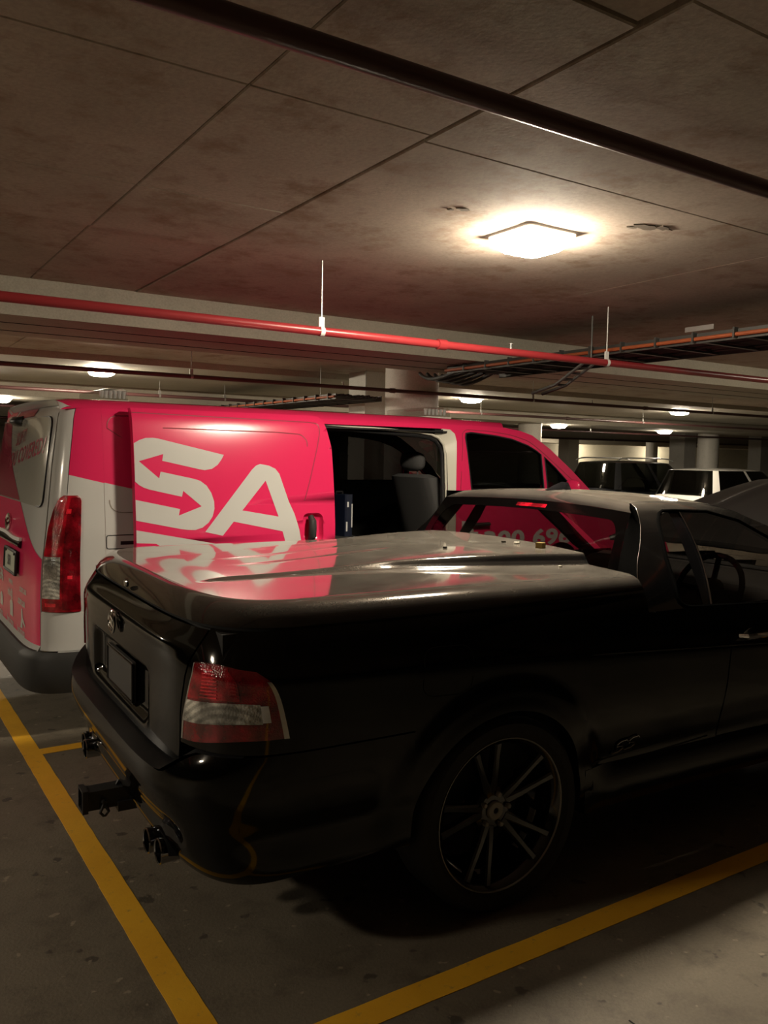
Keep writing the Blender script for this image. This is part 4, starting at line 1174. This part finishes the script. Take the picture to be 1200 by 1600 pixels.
P = [v_skin(a, b, .0055) for a, b in gw + gw[:1]]
vo('window_seal', MB().tube(P, .005, 5), 'trim_black', rwn)
ital = lambda p0, z0, o, k=.105: (lambda u, v: v_skin(p0 + u*1.06, z0 + v + k*u, o))
M['text_pink'] = mat('faded_pink_lettering', (.40,.035,.075), .2)
vo('lettering', text_mb('YOU', .128, ital(-.31, 1.445, .0065), .0015, .28, spacing=1.14), 'text_pink', rwn, 0)
vo('lettering', text_mb('COVERED!', .128, ital(.065, 1.484, .0065), .0015, .28, spacing=1.14), 'text_pink', rwn, 0)
vo('lettering', text_mb('SLIFT!', .108, ital(-.10, 1.590, .0065), .0015, .28, spacing=1.12), 'text_pink', rwn, 0)
sp_ = [(-.872, 1.762), (-.10, 1.762), (.30, 1.81), (-.872, 1.812)]
vo('pink_wrap', sheet([(-.30, 1.765), (.36, 1.765), (.36, 1.812), (-.30, 1.812)], [], hm(.004), HZ, HP), 'text_pink', hatch)
mb = MB()
def pod(u, v):
    a = v_skin(-.20 + .20*u, 1.715 + .062*v, .008)
    b = .055*math.sin(PI*u)**.5*math.sin(PI*v)**.5
    return (a[0] - b, a[1], a[2])
mb.grid(pod, 10, 8); mb.tube([v_skin(-.30, 1.772, .01), v_skin(-.20, 1.765, .03), v_skin(-.12, 1.75, .04)], .012, 6)
vo('rear_camera', mb, 'trim_black', hatch)
def hb(u, v): 
    q = v_skin(-.62 + 1.11*u, 1.005 + .045*v, .006 + .020*math.sin(PI*v)); return q
vo('hatch_handle', MB().grid(hb, 20, 6).rim(hb, 20, 6, .02, VIN), 'gloss_black', hatch)
def hb2(u, v): return v_skin(-.62 + 1.10*u, 1.048 + .020*v - .006*math.sin(3*PI*u), .018)
vo('chrome_garnish', MB().grid(hb2, 20, 3).rim(hb2, 20, 3, .015, VIN), 'lamp_base', hatch)
def el(a, b, p0, z0, o): return [v_skin(p0 + a*math.cos(2*PI*k/28), z0 + b*math.sin(2*PI*k/28), o) for k in range(29)]
vo('badge', MB().tube(el(.068, .046, 0, 1.125, .008), .008, 6).tube(el(.026, .043, 0, 1.125, .009), .006, 6).tube(el(.045, .017, 0, 1.142, .009), .006, 6), 'chrome', hatch)
pr = round_poly([(.07, .850), (.455, .850), (.455, .980), (.07, .980)], .012, 3)
pls = vo('number_plate', sheet(pr, [], hm(.020), [.9], [.2, .3]), 'plate_light', hatch)
vo('plate_frame', MB().tube([v_skin(a, b, .020) for a, b in pr + pr[:1]], .009, 6), 'trim_black', pls)
vo('plate_bolt', MB().tube([v_skin(.12, .965, .018), v_skin(.12, .965, .028)], .007, 8), 'trim_black', pls)
vo('plate_bolt', MB().tube([v_skin(.40, .965, .018), v_skin(.40, .965, .028)], .007, 8), 'trim_black', pls)
vo('plate_characters', text_mb('S81', .085, (lambda u, v: v_skin(.17 + u, .885 + v, .0215)), .002), 'tray', pls, 0)
TX = lambda p0, z0, o=.004, k=-.0: (lambda u, v: v_skin(p0 + u, z0 + v + k*u, o))
vo('lettering', text_mb('1300 696', .105, TX(-.47, .745), .003), 'white_vinyl', hatch, 0)
vo('lettering', text_mb('www.            .com.au', .062, TX(.13, .765), .001), 'white_vinyl', hatch, 0)
vo('lettering', text_mb('info@         .com.au', .068, TX(.09, .690), .0015), 'white_vinyl', hatch, 0)
# small white pictograms: a battery, a can and a figure
for poly in ([(-.20, .585), (-.10, .585), (-.10, .655), (-.12, .655), (-.12, .668), (-.18, .668), (-.18, .655), (-.20, .655)],
             [(.17, .575), (.27, .575), (.27, .655), (.25, .672), (.20, .672), (.17, .655)],
             [(.52, .560), (.58, .560), (.575, .60), (.64, .575), (.645, .592), (.585, .625), (.575, .672), (.545, .672), (.54, .61)]):
    vo('pictogram', sheet(poly, [], hm(.004), HZ, HP), 'white_vinyl', hatch, 0)
for s, p0 in (('batteries', -.33), ('fuel drop', .06), ('lockouts', .42)):
    vo('lettering', text_mb(s, .062, TX(p0, .520), .001), 'white_vinyl', hatch, 0)
def bf(u, v):
    p = (2*u - 1)*1.32
    z = .265 + (.490 - .265)*v
    return v_skin(p, z, .014 + .016*math.sin(PI*v))
vo('rear_bumper', MB().grid(bf, 60, 10).rim(bf, 60, 10, .05, VIN), 'van_plastic')
vo('bumper_step', MB().grid(lambda u, v: (lambda a: (a[0] + .10*v, a[1], .492 + .004*v))(v_skin((2*u-1)*.86, .49, .02)), 30, 2), 'van_plastic')
# roof, windscreen, nose
def roofv(u, v):
    b = 2*v - 1; a = abs(b)
    ins = 0.0
    x = -.905 + (2.20 + .20*(1 - b*b) + .905)*u - .03*(1 - b*b)*(1-u)
    hw = .975 - .098
    k = min(1, (1 - a)*hw/.12)
    z = 1.80 + .052*math.sqrt(max(0, 1 - (1-k)**2)) + .016*(1 - b*b)
    z -= (1.80 - 1.795)*u + .012*sstep(.75, 1, u)
    if u < .03: z -= .012*(1 - u/.03)
    y = V_YC - b*hw
    if u < .08: y = V_YC - b*hw*(1 - .03*(1 - u/.08)**2)
    return (x, y, z)
vo('roof', MB().grid(roofv, 40, 40), 'pink', smooth=60)
def spo(u, v):
    b = 2*v - 1
    a = Vector(roofv(0, v)); p = b*.986
    q = Vector(v_skin(p, 1.80 if abs(p) > .876 else 1.815, .003))
    m = a.lerp(q, u); m.x -= .02*math.sin(PI*u)*(1 - b**4); m.z += .012*math.sin(PI*u)
    return tuple(m)
vo('roof_spoiler', MB().grid(spo, 6, 50), 'van_white', smooth=60)
def ws(u, v):
    b = 2*v - 1
    e = smooth_tab([(0, 1.795), (.2, 1.745), (.42, 1.645), (.68, 1.485), (1, 1.318)], u); x = smooth_tab([(0, 2.20), (.2, 2.46), (.42, 2.63), (.68, 2.85), (1, 3.06)], u)
    y = 1.55 + smooth_tab(V_PROF, e)
    hw = V_YC - y
    bul = 1 - b*b
    return (x + .06*bul, V_YC - b*(hw - .03), e - .012 + .01*bul)
vo('windscreen', MB().grid(ws, 14, 20), 'dark_tint', smooth=60)
vo('screen_edge', MB().tube([ws(k/14, 1) for k in range(15)], .010, 6).tube([ws(k/14, 1) for k in range(15)], .004, 6), 'trim_black')
def nz(u, v):
    b = 2*v - 1
    i = u*(len(nose)-1); k = min(int(i), len(nose)-2); f = i - k
    x = nose[k][0] + (nose[k+1][0] - nose[k][0])*f; z = nose[k][1] + (nose[k+1][1] - nose[k][1])*f
    y = 1.55 + smooth_tab(V_PROF, min(z, 1.3))
    return (x + .22*(1 - b**2), V_YC - b*(V_YC - y), z + .03*(1-b*b)*(1-u))
vo('nose', MB().grid(nz, 25, 16), 'pink', smooth=50)
vo('scuttle', MB().grid(lambda u, v: tuple(Vector(ws(1, v)).lerp(Vector(nz(0, v)), u)), 3, 16), 'trim_black')
# door opening: white jamb, black seal, upper track
inner_r = [(1.690, .40), (1.684, 1.0), (1.682, 1.25), (1.678, 1.45), (1.673, 1.59), (1.655, 1.66), (1.61, 1.705), (1.545, 1.727), (1.45, 1.737), (1.10, 1.752), (.66, 1.768)]
def yin(x): return .062
JO = [(1.692, .40), (1.700, 1.0), (1.704, 1.25), (1.716, 1.45), (1.728, 1.60), (1.735, 1.68), (1.725, 1.735), (1.69, 1.764), (1.62, 1.768)]
seg = [(1.690,.40),(1.684,1.0),(1.682,1.25),(1.678,1.45),(1.673,1.59),(1.664,1.635),(1.648,1.670),(1.610,1.705),(1.56,1.724)]
vs = []
for (a, b), (c, d) in zip(JO, seg):
    vs += [VS(a, b, .001), (c, 1.55 + smooth_tab(V_PROF, b)*.6 + .062, d)]
vo('door_jamb', MB().add(vs, [(2*i, 2*i+1, 2*i+3, 2*i+2) for i in range(len(JO)-1)]), 'jamb', smooth=50)
pts = [(c, 1.55 + .075 + .03*sstep(.9, 1.6, d), d) for c, d in inner_r]
vo('jamb_edge', MB().tube(pts, .009, 8), 'jamb')
vo('door_seal', MB().tube([(x - .022 if z < 1.7 else x - .02, y + .012, z if z < 1.60 else z - .022) for x, y, z in pts], .014, 8), 'trim_black')
vo('door_track', MB().box((.55, 1.622, 1.742), (1.66, 1.70, 1.752)).box((.55, 1.68, 1.752), (1.66, 1.70, 1.790)).box((1.56, 1.63, 1.735), (1.63, 1.67, 1.762)), 'trim_black', smooth=0)
vo('door_step', MB().box((.66, 1.57, .34), (1.69, 1.85, .40)), 'van_plastic', smooth=0)
# cargo space
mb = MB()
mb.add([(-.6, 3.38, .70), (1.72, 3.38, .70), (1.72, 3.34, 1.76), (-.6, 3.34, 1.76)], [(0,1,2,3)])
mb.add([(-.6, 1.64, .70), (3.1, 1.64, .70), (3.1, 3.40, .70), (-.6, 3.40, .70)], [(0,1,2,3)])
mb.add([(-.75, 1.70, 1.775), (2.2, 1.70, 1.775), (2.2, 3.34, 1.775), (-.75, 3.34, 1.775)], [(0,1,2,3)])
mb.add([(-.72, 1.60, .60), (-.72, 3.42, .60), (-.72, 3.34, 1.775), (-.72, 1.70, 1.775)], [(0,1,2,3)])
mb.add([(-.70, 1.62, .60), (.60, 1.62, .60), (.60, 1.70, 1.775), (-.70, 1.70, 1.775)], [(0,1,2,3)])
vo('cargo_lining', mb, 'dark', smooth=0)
lin = [(1.70, .72), (3.02, .72), (3.02, 1.31)] + roofline[::-1][1:] + [(1.70, 1.79)]
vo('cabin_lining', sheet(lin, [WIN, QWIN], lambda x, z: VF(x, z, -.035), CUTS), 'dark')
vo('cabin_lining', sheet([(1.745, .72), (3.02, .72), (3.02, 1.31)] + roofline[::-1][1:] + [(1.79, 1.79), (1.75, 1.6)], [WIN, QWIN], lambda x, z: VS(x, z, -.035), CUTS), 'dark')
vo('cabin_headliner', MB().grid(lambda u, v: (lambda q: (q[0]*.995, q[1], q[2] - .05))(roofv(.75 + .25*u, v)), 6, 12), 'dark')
vo('cargo_shelf', MB().box((.62, 1.72, .995), (1.06, 2.30, 1.018)).box((.62, 1.72, .70), (.65, 2.30, 1.0)).box((1.03, 1.74, .70), (1.06, 1.77, 1.0)), 'tray', smooth=0)
vo('cabin_dash', MB().box((2.75, 1.66, .70), (3.2, 3.38, 1.24)), 'lining', smooth=0)
for nm, sy in (('seat', 2.03),):
    mb = MB()
    def sb(u, v):
        a = 2*PI*u; c, s = math.cos(a), math.sin(a)
        e = (abs(c)**4 + abs(s)**4)**(-.25)
        w, d = .27*(1 - .06*v*v), .085*(1 - .25*v)
        z = .92 + .50*v
        return (1.84 - .17*v + d*e*s, sy + w*e*c, z)
    mb.grid(sb, 28, 12)
    vs = [sb(k/28, 1) for k in range(28)]
    top = [((a - 1.67)*.55 + 1.67, (b - sy)*.72 + sy, c + .022) for a, b, c in vs]
    mb.add(vs + top, [(k, (k+1) % 28, 28 + (k+1) % 28, 28 + k) for k in range(28)] + [tuple(range(28, 56))])
    mb.box((1.78, sy - .25, .70), (2.40, sy + .25, .95))
    st = vo(nm, mb, 'cloth', smooth=50)
    mb = MB()
    def hr(u, v):
        a, b = 2*PI*u, PI*(v - .5)
        c, s = math.cos(a)*math.cos(b), math.sin(a)*math.cos(b)
        return (1.655 + .055*s, sy + .135*math.copysign(abs(c)**.65, c), 1.535 + .072*math.copysign(abs(math.sin(b))**.7, math.sin(b)))
    mb.grid(hr, 24, 14).tube([(1.66, sy - .06, 1.43), (1.657, sy - .06, 1.50)], .007, 6).tube([(1.66, sy + .06, 1.43), (1.657, sy + .06, 1.50)], .007, 6)
    vo('headrest', mb, 'cloth', st, smooth=60)
# open sliding door, standing off the side
D_OUT = [(-.566, .42), (-.566, 1.071), (-.568, 1.808)] + [(.545, 1.812), (.590, 1.806), (.615, 1.785), (.635, 1.730), (.662, 1.614), (.670, 1.30), (.668, 1.04), (.668, .42)]
pocket = round_poly([(.445, 1.035), (.585, 1.035), (.585, 1.215), (.445, 1.215)], .045, 6)
mb = sheet(D_OUT, [pocket], VD, CUTS)
bk = sheet(D_OUT, [], lambda x, z: VD(x, z, -.05), CUTS)
mb.add(bk.v, bk.f)
ed = []
for (a, b) in D_OUT: ed += [VD(a, b), VD(a, b, -.05)]
k = len(D_OUT)
fine = []
for i in range(k):
    a, b = D_OUT[i], D_OUT[(i+1) % k]
    n = max(1, int(math.dist(a, b)/.06))
    fine += [(a[0] + (b[0]-a[0])*j/n, a[1] + (b[1]-a[1])*j/n) for j in range(n)]
k = len(fine)
mb.add([q for a, b in fine for q in (VD(a, b), VD(a, b, -.05))], [(2*i, 2*i+1, (2*i+3) % (2*k), (2*i+2) % (2*k)) for i in range(k)])
cx, cz = .515, 1.125
bowl = []
for s_, d_ in ((1, 0), (.93, .016), (.80, .030), (.5, .036)):
    bowl.append([VD(cx + (a-cx)*s_, cz + (b-cz)*s_, -d_) for a, b in pocket])
n = len(pocket)
mb.add([q for r in bowl for q in r], [(i*n+j, i*n+(j+1) % n, (i+1)*n+(j+1) % n, (i+1)*n+j) for i in range(3) for j in range(n)] + [tuple(3*n + j for j in range(n))])
sdoor = vo('sliding_door', mb, 'pink')
hp = [(.503, 1.045), (.503, 1.075), (.504, 1.12), (.505, 1.165), (.506, 1.192)]
mb = MB()
mb.tube([VD(a, b, .012 if 0 < i < 4 else -.012) for i, (a, b) in enumerate(hp)], [.018, .024, .025, .024, .018], 12)
vo('door_handle', mb, 'van_plastic', sdoor)
def smooth_line(pts, r=.03): 
    out = [pts[0]]
    for i in range(1, len(pts)-1):
        p = Vector(pts[i]); a = Vector(pts[i-1]); b = Vector(pts[i+1])
        rr = min(r, (a-p).length*.45, (b-p).length*.45)
        A = p + (a-p).normalized()*rr; B = p + (b-p).normalized()*rr
        out += [tuple(A*(1-t)**2 + p*2*t*(1-t) + B*t*t) for t in (0, .25, .5, .75, 1)]
    return out + [pts[-1]]
for L_ in ([(-.566, 1.782), (.52, 1.768), (.582, 1.760), (.583, 1.705), (.559, 1.612), (.50, 1.41), (.461, 1.292)],
           [(-.40, 1.703), (.30, 1.700), (.455, 1.692), (.492, 1.655), (.492, 1.62)]):
    vo('pressed_line_shade', MB().ribbon([VD(a, b, .0012) for a, b in smooth_line(L_)], .0065, (0, -1, 0)), 'pink_groove_shade', sdoor, 0)  # flat strip painting the shade of a pressed step
for nm, poly, hol, m, o in (('letter_s', D_S, [], 'white_vinyl', .0015), ('letter_a', D_A, [D_T], 'white_vinyl', .0015), ('white_flash', D_L, [], 'white_vinyl', .0012),
                            ('small_letter', D_P, [], 'pink', .0022), ('small_letter', D_Q, [], 'pink', .0022)):
    poly = [(max(-.565, a), b) for a, b in poly]
    vo(nm, sheet(poly, hol, lambda x, z: VD(x, z, o), CUTS, [-.4, -.2, 0, .2]), m, sdoor)
# front door outline and lettering on it
fd = [(1.745, .42), (1.748, 1.33), (1.785, 1.66), (1.79, 1.74), (1.83, 1.768), (2.05, 1.763), (2.25, 1.742), (2.42, 1.700), (2.58, 1.598), (2.90, 1.375), (2.93, 1.2), (2.88, .80), (2.80, .45)]
vo('front_door_gap', MB().ribbon([VS(a, b, .0012) for a, b in smooth_line(fd, .05)], .005, (0, -1, 0)), 'pink_groove_shade', body, 0)
vo('lettering', text_mb('1300 696', .205, (lambda u, v: VS(1.815 + u*1.24, .930 + v*.78, .002)), .008, 0, spacing=1.05), 'white_vinyl', body, 0)
vo('white_flash', sheet([(1.752, .60), (1.86, .62), (1.86, 1.06), (1.80, 1.125), (1.752, 1.125)], [], lambda x, z: VS(x, z, .0018), CUTS), 'white_vinyl', body)
vo('door_handle', MB().tube([VS(1.83, 1.10, -.004), VS(1.84, 1.10, .03), VS(1.98, 1.10, .03), VS(1.99, 1.10, -.004)], .013, 8), 'van_plastic', body)
for sg, fn in ((1, VS), (-1, VF)):
    def mf(u, v):
        a, b = 2*PI*u, PI*(v - .5)
        q = fn(2.72, 1.365, .13)
        return (q[0] + .028*math.cos(b)*math.sin(a), q[1] + .08*math.cos(b)*math.cos(a), q[2] + .055*math.copysign(abs(math.sin(b))**.7, math.sin(b)))
    vo('door_mirror', MB().grid(mf, 18, 10).tube([fn(2.72, 1.33, -.01), fn(2.72, 1.335, .10)], .018, 8), 'pink')
vo('underbody', MB().box((-.9, 1.75, .28), (3.9, 3.30, .60)), 'dark', smooth=0)
vw = obj('wheel', MB().lathe([(.07, .03), (.20, .05), (.215, .09), (.222, .09), (.225, -.1)], 40, Matrix.Rotation(PI/2, 4, 'X')), M['silver'], van)
obj('tyre', MB().lathe([(.215, -.10), (.30, -.105), (.335, -.08), (.340, -.04), (.340, .04), (.335, .08), (.30, .105), (.220, .095)], 40, Matrix.Rotation(PI/2, 4, 'X')), M['rubber'], vw)
vw.location = Vector((.20, 1.70, .342)) - VO
for x, y in ((3.35, 1.70), (.20, 3.35), (3.35, 3.35)):
    c = copy_tree(vw, van); c.location = Vector((x, y, .342)) - VO
    if y > 3: c.rotation_euler = (0, 0, PI)
# clear beacons on the roof
for lab, x, L in (('clear ribbed light bar on the roof at the rear of the pink van', -.47, .085), ('clear ribbed light bar on the van roof above the open side door', 2.02, .115)):
    t = thing('light_bar', lab, 'beacon', (x, 2.5, 1.872), 0, 'clear light bars on the van roof')
    obj('base', MB().box((-L, -.30, 0), (L, .30, .012)), M['lamp_base'], t, smooth=0)
    ln = [(-L*.95, .012), (L*.95, .012), (L*.90, .075), (L*.5, .085), (-L*.5, .085), (-L*.90, .075)]
    obj('lens', MB().prism(ln, -.29, .29, Matrix(((1,0,0,0),(0,0,1,0),(0,1,0,0),(0,0,0,1)))), M['clear'], t, smooth=0)
    for k in range(6):
        obj('reflector', MB().lathe([(0, .012), (.010, .014), (.014, .060), (.0, .062)], 12, Matrix.Translation((-L*.8 + L*1.6*k/5, -.24, .012))), M['label_white'], t)
# what stands inside the van
t = thing('tool_case', 'navy blue case with a white label standing inside the open van door', 'case', (.975, 1.93, 1.020), .25)
obj('case_body', MB().prism(round_poly([(-.036, -.10), (.036, -.10), (.036, .10), (-.036, .10)], .012, 3), 0, .285), M['blue_pack'], t, smooth=0)
obj('label', MB().box((-.030, -.104, .035), (-.018, -.100, .10)), M['label_white'], t, smooth=0)
obj('label', MB().box((.020, -.104, .06), (.028, -.100, .22)), M['label_white'], t, smooth=0)
obj('label', MB().box((-.022, -.104, .20), (-.008, -.100, .235)), M['label_white'], t, smooth=0)
obj('handle', MB().tube([(-.03, 0, .27), (-.03, 0, .30), (.03, 0, .30), (.03, 0, .27)], .008, 6), M['trim_black'], t)
# ---------------------------------------------------------------- parked cars in the far row
def car(name, label, loc, rotz, paint, L, W_, H, kind, rails=False, glassm='dark_tint'):
    """tail at x = 0, nose at x = L"""
    t = thing(name, label, 'car', loc, rotz)
    hw = W_/2
    belt = .98 if kind == 'suv' else .93
    top = [(0, .62), (.05, .80), (.10, belt - .03), (.35, belt), (L*.6, belt - .02), (L*.72, belt - .06), (L*.9, .78), (L*.98, .66), (L, .5)]
    def body(u, v):
        x = L*(.5 - .5*math.cos(PI*u)) ; zt = smooth_tab(top, x)
        tap = 1 - .16*(abs(2*x/L - 1))**6
        a = PI*v
        # section from the right sill over the top to the left sill
        c, s = math.cos(a), math.sin(a)
        e = (abs(c)**5 + abs(s)**5)**(-.2)
        y = -hw*tap*c*e; z = .24 + (zt - .24)*s*e
        return (x, y, z)
    bd = obj('body', MB().grid(body, 36, 30).add([body(0, k/30) for k in range(31)], [tuple(range(31))]), M[paint], t, smooth=50)
    g0, g1 = (.12, L*.70) if kind != 'sedan' else (.55, L*.70)
    r0, r1 = (.38, L*.52) if kind != 'sedan' else (1.05, L*.52)
    def green(u, v):
        # u: height 0..1, v round the plan
        a = 2*PI*v; c, s = math.cos(a), math.sin(a); e = (abs(c)**4 + abs(s)**4)**(-.25)
        xa = g0 + (r0 - g0)*u; xb = g1 + (r1 - g1)*u
        cx, hx = (xa+xb)/2, (xb-xa)/2
        return (cx + hx*c*e, (hw*.96 - .20*u)*s*e, belt - .05 + (H - .05 - belt + .05)*u)
    obj('glasshouse', MB().grid(green, 6, 40), M[glassm], t, smooth=60)
    def rf(u, v):
        q = green(1, v); cx = (r0 + r1)/2
        k = u
        return (cx + (q[0]-cx)*k, q[1]*k, H - .05 + .05*(1 - k**2.5) )
    obj('roof', MB().grid(rf, 8, 40), M[paint], t, smooth=60)
    def pillar(v0, w):
        f = lambda u, v: (lambda q, c: (c[0] + (q[0]-c[0])*1.012, q[1]*1.012, q[2]))(green(u, v0 + w*v), ((g0+g1)/2, 0))
        return MB().grid(f, 6, 3)
    for v0, w in ((.365, .018), (.617, .018), (.10, .02), (.88, .02), (.245, .012), (.743, .012)):
        obj('pillar', pillar(v0, w), M[paint], t, smooth=60)
    for sy in (1, -1):
        mb = MB()
        def tlf(u, v):
            y = sy*hw*(.55 + .38*u); z = belt - .30 + .20*v
            return (.0 + .02 + .16*max(0, u - .6)**1.5 - .015 + .03*v, y, z)
        f = lambda u, v: (lambda q: (q[0] - .012, q[1], q[2]))(tlf(u, v))
        obj('tail_lamp', mb.grid(f, 8, 6).rim(f, 8, 6, .06, (1.5, 0, .7)), M['red_lens'], t)
        if rails:
            x0, x1 = r0 + .08, r1 - .05
            pts = [(x0 + (x1-x0)*k/12, sy*(hw*.96 - .26), H + .002 + .055*min(1, 3*math.sin(PI*k/12))) for k in range(13)]
            obj('roof_rail', MB().tube(pts, .016, 8), M['silver'], t)
    obj('number_plate', MB().box((-.012, -.18, .60), (.01, .18, .71)), M['plate_light'], t, smooth=0)
    obj('bumper', MB().grid(lambda u, v: (-.05 + .10*abs(2*u-1)**4, (2*u-1)*hw*.95, .26 + .26*v), 16, 4), M['trim_black'], t)
    R_ = .33
    for x in (.82, L - .85):
        for sy in (1, -1):
            Mw = Matrix.Translation((x, sy*(hw - .09), R_)) @ Matrix.Rotation(-sy*PI/2, 4, 'X')
            w = obj('wheel', MB().lathe([(.0, .06), (.06, .06), (.20, .075), (.215, .10), (.225, .10)], 24, Mw), M['silver'], t)
            obj('tyre', MB().lathe([(.222, -.10), (.31, -.10), (R_, -.06), (R_, .06), (.31, .10), (.222, .10)], 28, Mw), M['rubber'], w)
    return t
car('car', 'dark wagon with silver roof rails parked beyond the van bonnet', (12.0, 10.25, 0), 0, 'car_dark', 4.6, 1.82, 1.57, 'suv', True)
car('car', 'white hatchback with a dark rear window parked beyond the ute roof', (12.0, 7.75, 0), 0, 'car_white', 4.3, 1.78, 1.45, 'hatch')
# bits lying on the tray cover
for nm, lab, cat, x, y, s, m, rot in (('leaf', 'small square yellow-brown leaf on the tray cover by the rear window', 'leaf', .64, -.40, .016, 'leaf', .3),
                            ('bark_chip', 'dark crumb lying alone on the raised middle of the tray cover', 'debris', .25, -.24, .012, 'bark', .8),
                            ('bark_chip', 'dark crumb left of the pale flake on the tray cover', 'debris', .60, -.20, .012, 'bark', .2),
                            ('flake', 'pale flake beside the leaf on the tray cover', 'debris', .62, -.27, .016, 'chip', 1.2),
                            ('flake', 'pale flake on the tray cover below the leaf', 'debris', .57, -.60, .009, 'chip', .1)):
    wx, wy = x*math.cos(-.0349) - y*math.sin(-.0349), x*math.sin(-.0349) + y*math.cos(-.0349)
    rnd = random.Random(int(x*1000)); n = 7
    poly = [(s*rnd.uniform(.7, 1.2)*math.cos(2*PI*k/n), s*rnd.uniform(.6, 1.1)*math.sin(2*PI*k/n)) for k in range(n)]
    if nm == 'leaf': poly = [(-s, -s), (s, -s), (s, s), (-s, s)]
    o = obj(nm, MB().prism(poly, -.001, s*(1.4 if nm == 'leaf' else .5)), M[m], None, smooth=0)
    o.location = (wx, wy, lid_z(x, y) + .001); o.rotation_euler = (0, 0, rot)
    tag(o, lab, cat)
